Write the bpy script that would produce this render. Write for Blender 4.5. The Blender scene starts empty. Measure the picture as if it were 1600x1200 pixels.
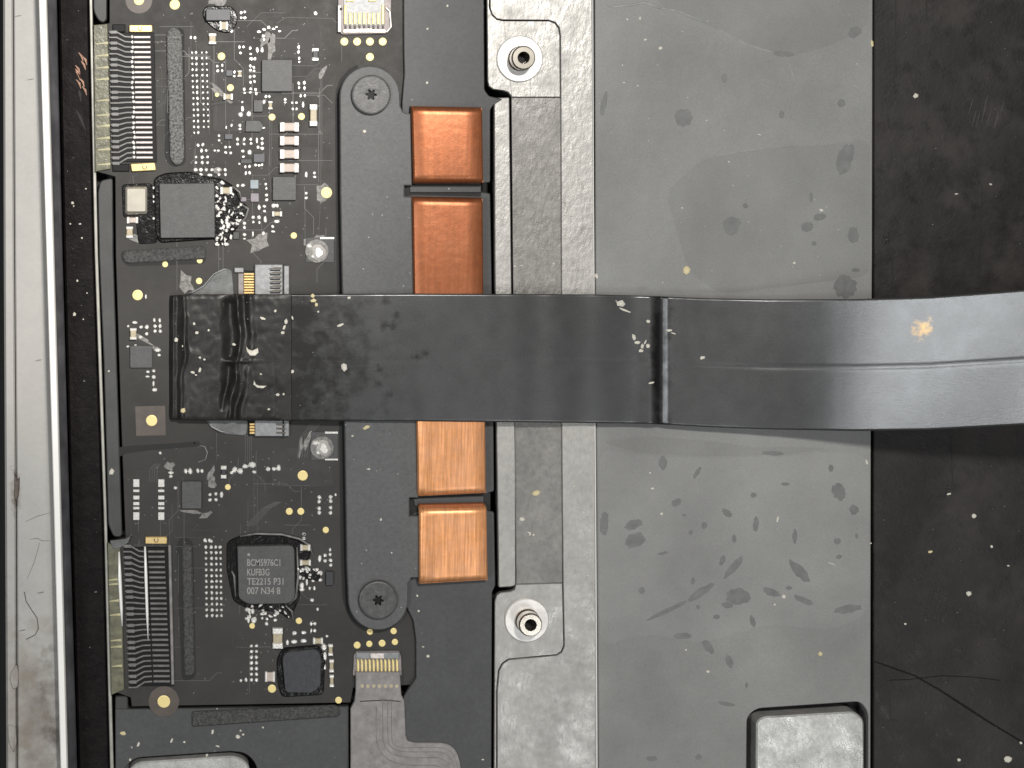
import bpy, math, random
from math import sin, cos, pi, radians
from mathutils import Vector
random.seed(7)
sc = bpy.context.scene
COL = sc.collection
S = 6e-5                     # metres per photograph pixel at the board (frame about 96 mm wide)

# ------------------------------------------------------------------ camera
D = 3000.0                   # height of the lens over the board, in pixels
TH = radians(3.0)            # slight tilt
PPX, PPY = 250.0, 417.0      # principal point (the photograph is an off-centre crop)
cam = bpy.data.cameras.new('camera')
co = bpy.data.objects.new('camera', cam); COL.objects.link(co)
co.location = (0, 0, D*S); co.rotation_euler = (-TH, 0, 0)
cam.sensor_width = 36; cam.lens = D/1600*36
cam.shift_x = (800-PPX)/1600; cam.shift_y = -(600-PPY)/1600
cam.clip_start = 0.005; cam.clip_end = 50
sc.camera = co

def W(px, py, z=0.0):
    """world point (in pixel units) at height z under a photograph pixel"""
    a = (px-PPX)/D; b = -(py-PPY)/D
    dx = a; dy = b*cos(TH)-sin(TH); dz = -b*sin(TH)-cos(TH)
    t = (D-z)/(-dz)
    return Vector((dx*t, dy*t, z))

# ------------------------------------------------------------------ light
wd = bpy.data.worlds.new('World'); sc.world = wd; wd.use_nodes = True
bg = wd.node_tree.nodes['Background']
bg.inputs[0].default_value = (1.0, 0.985, 0.96, 1); bg.inputs[1].default_value = 0.095

def aim(o, target):
    d = Vector(target)-o.location
    o.rotation_euler = d.to_track_quat('-Z', 'Y').to_euler()
def area(name, px, py, offs, size, power, color, target=(800, 600)):
    l = bpy.data.lights.new(name, 'AREA'); l.shape = 'DISK'; l.size = size*S
    l.energy = power; l.color = color
    o = bpy.data.objects.new(name, l); COL.objects.link(o)
    o.location = (W(px, py)+Vector(offs))*S
    aim(o, W(*target)*S)
    return o
area('desk_lamp', 1000, -900, (0, 0, 3800), 360, 0.41, (1.0, 0.97, 0.93), (850, 500))
area('ceiling_lamp', 800, 600, (-3350, -300, 5600), 1250, 0.42, (0.95, 0.98, 1.0))
area('lower_right_fill', 800, 600, (1700, -2500, 5600), 1500, 0.22, (0.97, 0.99, 1.0))  # added area lamp; brightens the lower sheet, tab and flange
sp = bpy.data.lights.new('rim_spot', 'SPOT'); sp.energy = 0.60; sp.color = (1.0, 0.93, 0.85)  # added spot; its cone edge makes the lit and shaded split at left
sp.spot_blend = 0.45; sp.shadow_soft_size = 110*S
spo = bpy.data.objects.new('rim_spot', sp); COL.objects.link(spo)
spo.location = (W(900, -500)+Vector((0, 0, 2500)))*S
aim(spo, W(130, 60)*S); sp.spot_size = 2*radians(14)

sc.view_settings.view_transform = 'Standard'; sc.view_settings.look = 'None'
sc.view_settings.exposure = 0.0; sc.view_settings.gamma = 1.0
sc.render.engine = 'CYCLES'

# ------------------------------------------------------------------ materials
def M(name, color, rough=0.5, metal=0.0, noise=None, noise2=None, bump=None, bump2=None, spec=0.5,
      aniso=None, streak=None, rvar=0.0, specks=None, alpha=None, trans=0.0, coat=0.0):
    """noise/noise2 = (scale_px, amount, detail[, colour]); bump = (scale_px, strength, height_px); streak = (sx, sy, amount)"""
    m = bpy.data.materials.new(name); m.use_nodes = True
    nt = m.node_tree; N = nt.nodes; L = nt.links
    b = N['Principled BSDF']
    b.inputs['Roughness'].default_value = rough; b.inputs['Metallic'].default_value = metal
    b.inputs['Specular IOR Level'].default_value = spec
    if trans: b.inputs['Transmission Weight'].default_value = trans
    if coat: b.inputs['Coat Weight'].default_value = coat; b.inputs['Coat Roughness'].default_value = 0.25
    if alpha is not None: b.inputs['Alpha'].default_value = alpha
    tc = N.new('ShaderNodeTexCoord'); mp = N.new('ShaderNodeMapping')
    mp.inputs['Scale'].default_value = (1/S, 1/S, 1/S)
    L.new(tc.outputs['Object'], mp.inputs['Vector'])
    def nz(scale, detail=4, sc3=(1, 1, 1), rgh=0.6):
        q = N.new('ShaderNodeMapping'); q.inputs['Scale'].default_value = (sc3[0]/scale, sc3[1]/scale, sc3[2]/scale)
        L.new(mp.outputs[0], q.inputs['Vector'])
        n = N.new('ShaderNodeTexNoise'); n.inputs['Scale'].default_value = 1.0
        n.inputs['Detail'].default_value = detail; n.inputs['Roughness'].default_value = rgh
        L.new(q.outputs[0], n.inputs['Vector'])
        return n.outputs['Fac']
    def rng(fac, lo, hi, a=0.3, c=0.7):
        r = N.new('ShaderNodeMapRange'); r.inputs['From Min'].default_value = a; r.inputs['From Max'].default_value = c
        r.inputs['To Min'].default_value = lo; r.inputs['To Max'].default_value = hi
        L.new(fac, r.inputs['Value']); return r.outputs[0]
    def mixc(fac, A, B, blend='MIX'):
        x = N.new('ShaderNodeMix'); x.data_type = 'RGBA'; x.blend_type = blend
        if isinstance(fac, float): x.inputs[0].default_value = fac
        else: L.new(fac, x.inputs[0])
        for v, i in ((A, 6), (B, 7)):
            if isinstance(v, tuple): x.inputs[i].default_value = (*v, 1)
            else: L.new(v, x.inputs[i])
        return x.outputs[2]
    c = tuple(color)
    for nn in (noise, noise2):
        if nn:
            f = nz(nn[0], nn[2] if len(nn) > 2 else 4)
            if len(nn) > 3: c = mixc(rng(f, 0, nn[1], nn[4] if len(nn) > 4 else 0.3, nn[5] if len(nn) > 5 else 0.7), c, nn[3])
            else:
                v = rng(f, 1-nn[1], 1+nn[1]); h = N.new('ShaderNodeCombineColor')
                for k in range(3): L.new(v, h.inputs[k])
                c = mixc(1.0, c, h.outputs[0], 'MULTIPLY')
    if streak:
        f = nz(1.0, 3, (1/streak[0], 1/streak[1], 0.05))
        v = rng(f, 1-streak[2], 1+streak[2]); h = N.new('ShaderNodeCombineColor')
        for k in range(3): L.new(v, h.inputs[k])
        c = mixc(1.0, c, h.outputs[0], 'MULTIPLY')
    if specks:      # (scale, threshold, colour)
        f = nz(specks[0], 2, rgh=0.4)
        c = mixc(rng(f, 0, 1, specks[1], specks[1]+0.03), c, specks[2])
    if isinstance(c, tuple): b.inputs['Base Color'].default_value = (*c, 1)
    else: L.new(c, b.inputs['Base Color'])
    if rvar:
        L.new(rng(nz(30, 5), max(0.05, rough-rvar), min(1, rough+rvar)), b.inputs['Roughness'])
    prev = None
    for bb in (bump, bump2):
        if bb:
            bn = N.new('ShaderNodeBump'); bn.inputs['Strength'].default_value = bb[1]; bn.inputs['Distance'].default_value = bb[2]*S
            L.new(nz(bb[0], 4, bb[3] if len(bb) > 3 else (1, 1, 1)), bn.inputs['Height'])
            if prev: L.new(prev, bn.inputs['Normal'])
            prev = bn.outputs[0]
    if prev: L.new(prev, b.inputs['Normal'])
    return m

def board_material():
    m = M('board_mask', (0.039, 0.037, 0.0345), 0.55, spec=.25, noise=(120, 0.22, 4), noise2=(28, 0.35, 6, (0.068, 0.063, 0.057), 0.5, 0.8), bump=(3, 0.3, 0.5), rvar=0.10)
    return m
MAT = dict(
    board=board_material(),
    trace=M('trace_mask', (0.078, 0.076, 0.073), 0.38, noise=(20, 0.15, 3)),
    fill=M('fill_mask', (0.047, 0.045, 0.043), 0.55, spec=.25, noise=(20, 0.15, 4)),
    tracedark=M('trace_groove', (0.028, 0.027, 0.026), 0.5),
    viatin=M('via_tented', (0.12, 0.117, 0.11), 0.4),
    sheenpale=M('sheet_sheen_pale', (0.214, 0.215, 0.209), 0.5, noise=(230, 0.20, 5), noise2=(2.2, 0.10, 3), bump=(2.0, 0.3, 0.5)),
    sheendark=M('sheet_sheen_dark', (0.186, 0.187, 0.181), 0.58, noise=(230, 0.20, 5), noise2=(2.2, 0.10, 3), bump=(2.0, 0.3, 0.5)),
    bar=M('dark_anodised', (0.080, 0.0815, 0.083), 0.55, noise=(5, 0.17, 5), noise2=(60, 0.07, 4), bump=(3, 0.35, 0.8), specks=(7, 0.735, (0.32, 0.32, 0.32))),
    spread=M('dark_anodised_plate', (0.053, 0.054, 0.0555), 0.55, noise=(6, 0.15, 5), noise2=(70, 0.10, 4), bump=(3, 0.3, 0.7), specks=(9, 0.75, (0.3, 0.3, 0.3))),
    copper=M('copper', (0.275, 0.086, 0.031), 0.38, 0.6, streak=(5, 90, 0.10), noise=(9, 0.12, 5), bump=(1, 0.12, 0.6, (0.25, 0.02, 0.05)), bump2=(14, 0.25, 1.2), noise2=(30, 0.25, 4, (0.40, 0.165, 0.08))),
    copperlit=M('copper_brushed_lit', (0.68, 0.30, 0.115), 0.38, 0.5, streak=(2.6, 70, 0.26), noise=(9, 0.10, 5), bump=(1, 0.15, 0.6, (0.3, 0.02, 0.05)), bump2=(20, 0.2, 1.2), noise2=(26, 0.45, 4, (0.70, 0.37, 0.23))),  # brushed streaks; paler base carries the brighter light on the lower pads
    copperdark=M('copper_side', (0.34, 0.14, 0.05), 0.45, 0.6, noise=(6, 0.3, 4)),
    zinc=M('galvanised', (0.36, 0.35, 0.33), 0.45, 0.7, noise=(9, 0.10, 5), noise2=(90, 0.08, 3), bump=(9, 0.34, 2.2, (1.3, .7, 1)), bump2=(2.5, 0.25, 0.5), rvar=0.12),
    zincdark=M('galvanised_dull', (0.215, 0.208, 0.195), 0.47, 0.6, noise=(10, 0.18, 5), noise2=(60, 0.14, 4), bump=(9, 0.36, 2.2, (1.3, .7, 1)), bump2=(2.5, 0.3, 0.6), rvar=0.12),
    steel=M('bright_steel', (0.42, 0.39, 0.34), 0.22, 0.95, noise=(8, 0.08, 3)),
    washer=M('washer_white_metal', (0.80, 0.78, 0.75), 0.5, 0.5, noise=(10, 0.08, 3), bump=(4, 0.2, 0.5)),
    screw=M('screw_black_steel', (0.085, 0.085, 0.085), 0.45, 0.2, spec=.3, noise=(9, 0.3, 4), bump=(4, 0.35, 0.8)),
    foil=M('grey_cover_sheet', (0.203, 0.204, 0.198), 0.55, noise=(230, 0.20, 5), noise2=(2.2, 0.10, 3), bump=(2.0, 0.3, 0.5), bump2=(90, 0.3, 6)),
    stain=M('damp_stain', (0.138, 0.140, 0.137), 0.5, noise=(14, 0.16, 4), bump=(2.0, 0.3, 0.5)),
    wrinkle=M('sheet_wrinkle', (0.26, 0.262, 0.255), 0.55, noise=(12, 0.2, 4)),
    cell=M('black_cell_wrap', (0.018, 0.0158, 0.0152), 0.5, spec=.3, noise=(150, 0.45, 5), noise2=(60, 0.6, 7, (0.047, 0.041, 0.038), 0.48, 0.75), bump=(5, 0.4, 1.0), bump2=(90, 0.3, 6), specks=(6, 0.79, (0.10, 0.095, 0.09)), rvar=0.15),
    groove=M('groove_black', (0.008, 0.008, 0.008), 0.7),
    ribbon=M('ribbon_film', (0.092, 0.093, 0.094), 0.31, 0.66, noise=(60, 0.05, 4), noise2=(2.5, 0.09, 3), bump=(1, 0.16, 0.45, (0.05, 0.5, 0.2)), rvar=0.015),
    tape=M('black_tape', (0.017, 0.016, 0.015), 0.40, spec=.3, noise=(30, 0.35, 6), noise2=(22, 0.5, 7, (0.034, 0.032, 0.029), 0.50, 0.8), bump=(18, 0.22, 1.4), bump2=(2.5, 0.3, 0.5), rvar=0.06),
    rim=M('rim_aluminium', (0.35, 0.342, 0.325), 0.55, 0.0, noise=(60, 0.05, 4), noise2=(7, 0.03, 3), bump=(4, 0.1, 0.4)),
    bezel=M('bezel_bright', (0.82, 0.81, 0.78), 0.4, 0.1, noise=(60, 0.03, 3)),
    wall=M('inner_wall', (0.17, 0.17, 0.185), 0.32, 0.4, noise=(50, 0.35, 3)),
    adhesive=M('adhesive_black', (0.009, 0.007, 0.0075), 0.5, spec=.08, noise=(20, 0.4, 5), noise2=(8, 0.35, 5, (0.04, 0.036, 0.036), 0.6, 0.75), bump=(6, 0.7, 2.0), specks=(5, 0.76, (0.22, 0.21, 0.2)), rvar=0.1),
    rail=M('pale_edge', (0.40, 0.39, 0.35), 0.35, 0.3, noise=(30, 0.2, 3)),
    spacer=M('spacer_grey', (0.042, 0.043, 0.042), 0.5, noise=(40, 0.2, 4), streak=(2, 30, 0.1), bump=(3, 0.25, 0.5)),
    chip=M('chip_black', (0.066, 0.066, 0.066), 0.5, noise=(10, 0.15, 5), noise2=(2.5, 0.16, 3), bump=(2, 0.35, 0.5)),
    chipdark=M('chip_dark', (0.035, 0.036, 0.040), 0.38, noise=(8, 0.2, 4), bump=(3, 0.3, 0.6)),
    chipblue=M('chip_bluish', (0.28, 0.32, 0.35), 0.3, noise=(5, 0.12, 3)),
    chipmauve=M('chip_mauve', (0.25, 0.225, 0.25), 0.3, noise=(5, 0.12, 3)),
    chipshade=M('chip_slate', (0.07, 0.07, 0.08), 0.45, noise=(6, 0.15, 4)),
    print=M('chip_print', (0.26, 0.255, 0.24), 0.6, noise=(2, 0.25, 3)),
    solder=M('solder', (0.86, 0.84, 0.80), 0.27, 0.45, noise=(3, 0.12, 3), bump=(3, 0.4, 0.8)),
    capbody=M('ceramic_body', (0.46, 0.39, 0.34), 0.45, noise=(8, 0.10, 4)),
    captan=M('ceramic_tan', (0.40, 0.35, 0.24), 0.45, noise=(6, 0.15, 4)),
    gold=M('gold_pad', (0.80, 0.66, 0.30), 0.5, 0.3, noise=(6, 0.10, 3), bump=(3, 0.25, 0.5)),
    golddeep=M('gold_contact', (0.80, 0.60, 0.28), 0.36, 0.6, noise=(6, 0.12, 3)),
    contact=M('tin_contact', (0.62, 0.565, 0.535), 0.45, 0.3, noise=(7, 0.22, 3)),
    tracegrey=M('flex_trace', (0.165, 0.16, 0.155), 0.4, 0.2, noise=(8, 0.2, 3)),
    black=M('black_plastic', (0.006, 0.006, 0.006), 0.5, spec=.2),
    resin=M('black_resin', (0.006, 0.0055, 0.0055), 0.24, spec=.35, bump=(13, 0.5, 2.6)),
    shield=M('shield_can', (0.24, 0.245, 0.25), 0.5, 0.5, noise=(7, 0.2, 4), bump=(5, 0.25, 0.8)),
    crystal=M('crystal_lid', (0.42, 0.395, 0.34), 0.35, 0.45, noise=(14, 0.08, 3)),
    foam=M('grainy_foam', (0.15, 0.149, 0.144), 0.8, noise=(3.5, 0.75, 4), bump=(3.5, 1.0, 3.5)),
    foamdark=M('grainy_foam_dark', (0.055, 0.055, 0.054), 0.75, noise=(4, 0.6, 4), bump=(4, 0.9, 3.0)),
    flexclear=M('flex_tail', (0.125, 0.122, 0.082), 0.32, noise=(14, 0.30, 4), streak=(30, 6, 0.22), bump=(9, 0.5, 2), coat=0.3),
    flexgrey=M('flex_grey', (0.215, 0.20, 0.195), 0.38, noise=(14, 0.25, 5), bump=(10, 0.4, 1.5)),
    flexline=M('flex_line', (0.42, 0.39, 0.24), 0.3, noise=(8, 0.2, 3)),
    film=M('clear_film', (0.14, 0.145, 0.145), 0.25, noise=(20, 0.3, 4), bump=(12, 0.4, 2), coat=0.4),
    pinkframe=M('connector_frame', (0.24, 0.215, 0.21), 0.55, 0.3, noise=(8, 0.2, 3)),
    crumb=M('pale_crumb', (0.60, 0.575, 0.50), 0.6, noise=(5, 0.25, 4), bump=(4, 0.6, 2)),
    crumbyel=M('yellow_crumb', (0.62, 0.54, 0.32), 0.6, noise=(5, 0.25, 4), bump=(4, 0.6, 2)),
    residue=M('flux_residue', (0.17, 0.165, 0.155), 0.45, noise=(6, 0.5, 5), bump=(5, 0.6, 1.5)),
    brown=M('brown_patch', (0.085, 0.068, 0.058), 0.45, noise=(20, 0.2, 4)),
    rimscratch=M('rim_scratch', (0.17, 0.155, 0.135), 0.5),
    cellscuff=M('cell_scuff', (0.052, 0.048, 0.046), 0.45),
    hair=M('dark_hair', (0.05, 0.043, 0.036), 0.5),
    desk=M('desk_black', (0.008, 0.008, 0.008), 0.7, noise=(200, 0.3, 3)),
    tab=M('nickel_tab', (0.44, 0.44, 0.42), 0.4, 0.35, noise=(45, 0.22, 5), noise2=(7, 0.12, 4), bump=(8, 0.4, 1.6), rvar=0.12),
    scratch=M('scratched_film', (0.16, 0.158, 0.15), 0.4, noise=(8, 0.3, 4)),
    copperwear=M('bare_copper_wear', (0.23, 0.13, 0.085), 0.45, 0.4, noise=(4, 0.4, 4)),
)
# brown tide stain on the lower end of the rim (dirt with its own place and shape); also paints the ribbon's crease shade
def dirt_or_shade(m, x, y, rx, ry, col, thr=0.48, scale=26, z=28):
    nt = m.node_tree; N = nt.nodes; L = nt.links; b = N['Principled BSDF']
    src = b.inputs['Base Color'].links[0].from_socket
    geo = N.new('ShaderNodeNewGeometry'); sub = N.new('ShaderNodeVectorMath'); sub.operation = 'SUBTRACT'
    c = W(x, y, z)*S; sub.inputs[1].default_value = c; L.new(geo.outputs['Position'], sub.inputs[0])
    sca = N.new('ShaderNodeVectorMath'); sca.operation = 'MULTIPLY'; sca.inputs[1].default_value = (1/(rx*S), 1/(ry*S), 0)
    L.new(sub.outputs[0], sca.inputs[0])
    ln = N.new('ShaderNodeVectorMath'); ln.operation = 'LENGTH'; L.new(sca.outputs[0], ln.inputs[0])
    n = N.new('ShaderNodeTexNoise'); n.inputs['Scale'].default_value = 1/(scale*S); n.inputs['Detail'].default_value = 6; n.inputs['Roughness'].default_value = 0.62
    L.new(geo.outputs['Position'], n.inputs['Vector'])
    ad = N.new('ShaderNodeMath'); ad.operation = 'MULTIPLY_ADD'; ad.inputs[1].default_value = -0.28
    L.new(ln.outputs['Value'], ad.inputs[0]); L.new(n.outputs['Fac'], ad.inputs[2])
    r = N.new('ShaderNodeMapRange'); r.inputs['From Min'].default_value = thr-0.2; r.inputs['From Max'].default_value = thr+0.12
    r.inputs['To Max'].default_value = 0.85
    L.new(ad.outputs[0], r.inputs['Value'])
    mx = N.new('ShaderNodeMix'); mx.data_type = 'RGBA'; L.new(r.outputs[0], mx.inputs[0]); L.new(src, mx.inputs[6]); mx.inputs[7].default_value = (*col, 1)
    L.new(mx.outputs[2], b.inputs['Base Color'])
dirt_or_shade(MAT['rim'], 68, 1130, 34, 120, (0.075, 0.056, 0.042), 0.40, 30)
dirt_or_shade(MAT['rim'], 24, 770, 9, 40, (0.11, 0.08, 0.06), 0.42, 14)
dirt_or_shade(MAT['rim'], 45, 1120, 40, 140, (0.20, 0.175, 0.145), 0.36, 45)
dirt_or_shade(MAT['ribbon'], 1441, 513, 13, 15, (0.34, 0.22, 0.09), 0.40, 9, 115)
dirt_or_shade(MAT['ribbon'], 1032, 560, 10, 130, (0.012, 0.012, 0.012), 0.22, 30, 20)  # shade in the crease, painted into the film as a dark stripe
dirt_or_shade(MAT['ribbon'], 435, 560, 90, 210, (0.024, 0.023, 0.022), 0.26, 24)
for q in ((603, 470), (618, 493), (600, 508), (614, 508), (592, 577), (591, 600), (606, 618), (650, 556), (663, 551)): dirt_or_shade(MAT['ribbon'], q[0], q[1], 7, 8, (0.04, 0.04, 0.04), 0.36, 7)

# ------------------------------------------------------------------ mesh builder
def rpoly(pts, r=6, n=5):
    """round the corners of a polygon given in pixels; a point may carry its own radius"""
    out = []; N_ = len(pts)
    for i in range(N_):
        p = Vector(pts[i][:2]); a = Vector(pts[i-1][:2]); b = Vector(pts[(i+1) % N_][:2])
        rr = pts[i][2] if len(pts[i]) > 2 else r
        la, lb = (a-p).length, (b-p).length
        d = min(rr, la*0.49, lb*0.49)
        if d < 0.05: out.append((p.x, p.y)); continue
        s = p+(a-p).normalized()*d; e = p+(b-p).normalized()*d
        for k in range(n+1):
            t = k/n; q = s*(1-t)**2+p*2*t*(1-t)+e*t*t
            out.append((q.x, q.y))
    return out
def circ(cx, cy, r, n=20, ry=None, ph=0.0):
    return [(cx+r*cos(2*pi*k/n+ph), cy+(ry or r)*sin(2*pi*k/n+ph)) for k in range(n)]
def rect(x0, y0, x1, y1): return [(x0, y0), (x1, y0), (x1, y1), (x0, y1)]

class MB:
    def __init__(s): s.v = []; s.f = []; s.m = []
    def face(s, idx, m=0): s.f.append(idx); s.m.append(m)
    def prism(s, poly, z0, z1, c=0.0, m=0, mtop=None, bottom=True, c2=None):
        if any(len(q) > 2 for q in poly): poly = rpoly(poly, 0, 4)
        P = [W(x, y, z1) for x, y in poly]
        ar = sum(P[i-1].x*P[i].y-P[i].x*P[i-1].y for i in range(len(P)))
        if ar < 0: P.reverse()
        n = len(P); lay = [[(p.x, p.y, z0) for p in P]]
        if c > 0:
            lay.append([(p.x, p.y, z1-(c2 or c)) for p in P])
            top = []
            for i in range(n):
                a, p, b = P[i-1], P[i], P[(i+1) % n]
                e1 = (p-a).to_2d(); e2 = (b-p).to_2d()
                if e1.length < 1e-6 or e2.length < 1e-6: top.append((p.x, p.y, z1)); continue
                n1 = Vector((-e1.y, e1.x)).normalized(); n2 = Vector((-e2.y, e2.x)).normalized()
                mm = n1+n2
                k = c/max(0.35, (1+n1.dot(n2)))
                top.append((p.x+mm.x*k, p.y+mm.y*k, z1))
            lay.append(top)
        else: lay.append([(p.x, p.y, z1) for p in P])
        o = len(s.v)
        for l in lay: s.v += l
        for k in range(len(lay)-1):
            for i in range(n):
                j = (i+1) % n
                s.face((o+k*n+i, o+k*n+j, o+(k+1)*n+j, o+(k+1)*n+i), m)
        s.face(tuple(o+(len(lay)-1)*n+i for i in range(n)), m if mtop is None else mtop)
        if bottom: s.face(tuple(o+n-1-i for i in range(n)), m)
        return s
    def box(s, x0, y0, x1, y1, z0, z1, c=0.0, m=0): return s.prism(rect(x0, y0, x1, y1), z0, z1, c, m)
    def rings(s, cx, cy, prof, n=28, zref=0, m=0, cap=True):
        C = W(cx, cy, zref); o = len(s.v)
        for r, z in prof:
            for k in range(n):
                a = 2*pi*k/n; rr = r(a) if callable(r) else r
                s.v.append((C.x+rr*cos(a), C.y+rr*sin(a), z))
        for q in range(len(prof)-1):
            for k in range(n):
                j = (k+1) % n
                s.face((o+q*n+k, o+q*n+j, o+(q+1)*n+j, o+(q+1)*n+k), m)
        if cap: s.face(tuple(o+(len(prof)-1)*n+k for k in range(n)), m)
        return s
    def tube(s, pts, r=1.0, n=6, m=0, flat=1.0):
        P = [W(*p) for p in pts]; o = len(s.v)
        for i, p in enumerate(P):
            t = (P[min(i+1, len(P)-1)]-P[max(i-1, 0)]).normalized()
            side = t.cross(Vector((0, 0, 1)))
            side = side.normalized() if side.length > 1e-4 else Vector((1, 0, 0))
            up = side.cross(t).normalized()
            rr = r[i] if isinstance(r, (list, tuple)) else r
            for k in range(n):
                a = 2*pi*k/n; q = p+side*rr*cos(a)+up*rr*flat*sin(a); s.v.append(tuple(q))
        for i in range(len(P)-1):
            for k in range(n):
                j = (k+1) % n
                s.face((o+i*n+k, o+i*n+j, o+(i+1)*n+j, o+(i+1)*n+k), m)
        s.face(tuple(o+n-1-k for k in range(n)), m); s.face(tuple(o+(len(P)-1)*n+k for k in range(n)), m)
        return s
    def line(s, pts, w, z0, z1, c=0.0, m=0):
        """flat polyline of width w"""
        P = [Vector(p) for p in pts]; L_, R_ = [], []
        for i, p in enumerate(P):
            d1 = (P[i]-P[i-1]).normalized() if i else (P[1]-P[0]).normalized()
            d2 = (P[i+1]-P[i]).normalized() if i < len(P)-1 else d1
            n1 = Vector((-d1.y, d1.x)); n2 = Vector((-d2.y, d2.x)); q = (n1+n2)/(1+max(-0.5, n1.dot(n2)))
            ww = w[i] if isinstance(w, (list, tuple)) else w
            L_.append(tuple(p+q*ww/2)); R_.append(tuple(p-q*ww/2))
        return s.prism(L_+R_[::-1], z0, z1, c, m)
    def loft(s, ys, cols, m=0):
        o = len(s.v); n = len(cols)
        for r, y in enumerate(ys):
            for xs, z in cols: s.v.append(tuple(W(xs[r], y, z)))
        for r in range(len(ys)-1):
            for k in range(n-1):
                s.face((o+r*n+k, o+(r+1)*n+k, o+(r+1)*n+k+1, o+r*n+k+1), m)
        return s
    def lump(s, cx, cy, w, h, z0, z1, n=7, jit=0.25, m=0, rot=0.0, c=None):
        ph = random.random()*6
        pts = []
        for k in range(n):
            a = 2*pi*k/n+ph; j = 1+random.uniform(-jit, jit)
            x = w/2*cos(a)*j; y = h/2*sin(a)*j
            pts.append((cx+x*cos(rot)-y*sin(rot), cy+x*sin(rot)+y*cos(rot)))
        cc = c if c is not None else min(w, h)*0.22
        return s.prism(pts, z0, z1, cc, m, c2=min(cc, (z1-z0)*0.7))

ORG = {}
def link(name, mesh, parent=None, loc=(0, 0, 0)):
    o = bpy.data.objects.new(name, mesh); COL.objects.link(o)
    if parent: o.parent = parent
    o.location = loc
    return o
def org(o):
    while o.parent: o = o.parent
    return ORG[o.name]
def build(name, mb, mats, parent=None, base=None, smooth=False, kind=None, label=None):
    """one mesh object; top-level objects take their origin at 'base' (pixel units)"""
    if not isinstance(mats, (list, tuple)): mats = [mats]
    O = org(parent) if parent else Vector(base if base is not None else center(mb))
    me = bpy.data.meshes.new(name)
    me.from_pydata([((x-O.x)*S, (y-O.y)*S, (z-O.z)*S) for x, y, z in mb.v], [], mb.f)
    for k in mats: me.materials.append(MAT[k] if isinstance(k, str) else k)
    for p, mi in zip(me.polygons, mb.m): p.material_index = mi; p.use_smooth = smooth
    me.validate()
    o = link(name, me, parent, (0, 0, 0) if parent else tuple(O*S))
    if not parent: ORG[o.name] = O
    if kind: o['kind'] = kind
    if label: o['label'] = label
    return o
def center(mb):
    xs = [p[0] for p in mb.v]; ys = [p[1] for p in mb.v]; zs = [p[2] for p in mb.v]
    return Vector(((min(xs)+max(xs))/2, (min(ys)+max(ys))/2, min(zs)))
def tag(o, label, cat, group=None):
    o['label'] = label; o['category'] = cat
    if group: o['group'] = group
    return o
def thing(name, label, cat, px, py, z=0, group=None):
    e = bpy.data.objects.new(name, None); COL.objects.link(e); e.empty_display_size = 0.002
    O = W(px, py, z); e.location = O*S; ORG[e.name] = O
    return tag(e, label, cat, group)

# ------------------------------------------------------------------ work surface and the lower case
build('ground', MB().box(-3500, -3000, 4800, 4200, -75, -70), 'desk', kind='structure')
YS = [-220, 0, 400, 800, 1200, 1420]
def X(*v):                    # x at y=0,400,800,1200 -> extended rows
    a, b, c, d = v
    return [a-(b-a)*0.55, a, b, c, d, d+(d-c)*0.55]
case = thing('laptop_case', 'open laptop bottom case with pale stained metal rim at the left', 'laptop case', 60, 600, -70)
build('floor_pan', MB().box(2, -220, 1800, 1420, -69, -44), 'groove', case)
x0 = X(5, 6, 8, 10); xs1 = X(20, 22, 25, 26); xs2 = X(21.3, 23.3, 26.3, 27.5)
def off(a, d): return [v+d for v in a]
build('outer_lip', MB().loft(YS, [(x0, -69), (x0, 22), (off(x0, 3), 27), (off(xs1, -2.5), 27), (xs1, 23), (xs1, -20)]), 'rim', case)
xr = X(60, 72, 83.5, 94)
build('rim', MB().loft(YS, [(xs2, -20), (xs2, 23), (off(xs2, 2), 26), (xr, 26), (xr, 0)]), 'rim', case)
xb0, xb1 = X(60.5, 72.5, 84, 94.5), X(73, 84.5, 95.5, 106)
build('bright_edge', MB().loft(YS, [(xb0, 0), (xb0, 56), (off(xb0, 1.5), 58), (off(xb1, -2), 58), (xb1, 54), (off(xb1, 1), 20)]), 'bezel', case)
xw1 = X(89, 98, 109, 121)
build('inner_wall', MB().loft(YS, [(off(xb1, 1.2), 21), (off(xb1, 2), 18), (off(xw1, -2), -6), (off(xw1, -0.5), -12), (xw1, -40)]), 'wall', case)
xl0, xl1 = X(139.5, 148, 162, 172), X(144.5, 153.5, 167, 178)
build('pale_ledge', MB().loft(YS, [(xl0, -44), (xl0, -6), (off(xl0, 1), -4), (off(xl1, -1), -4), (xl1, -7), (xl1, -44)]), 'rail', case)
# seam chips where the lip is broken at the bottom left
for pts in ([(26, 1038), (17, 1050), (15, 1063), (20, 1078), (28, 1074), (29, 1052)], [(12, 1132), (13, 1160), (22, 1178), (26, 1160), (24, 1135)]):
    build('chipped_flake', MB().prism(rpoly(pts, 4, 3), 26, 29.5, 1.2), 'rim', case)
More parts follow.
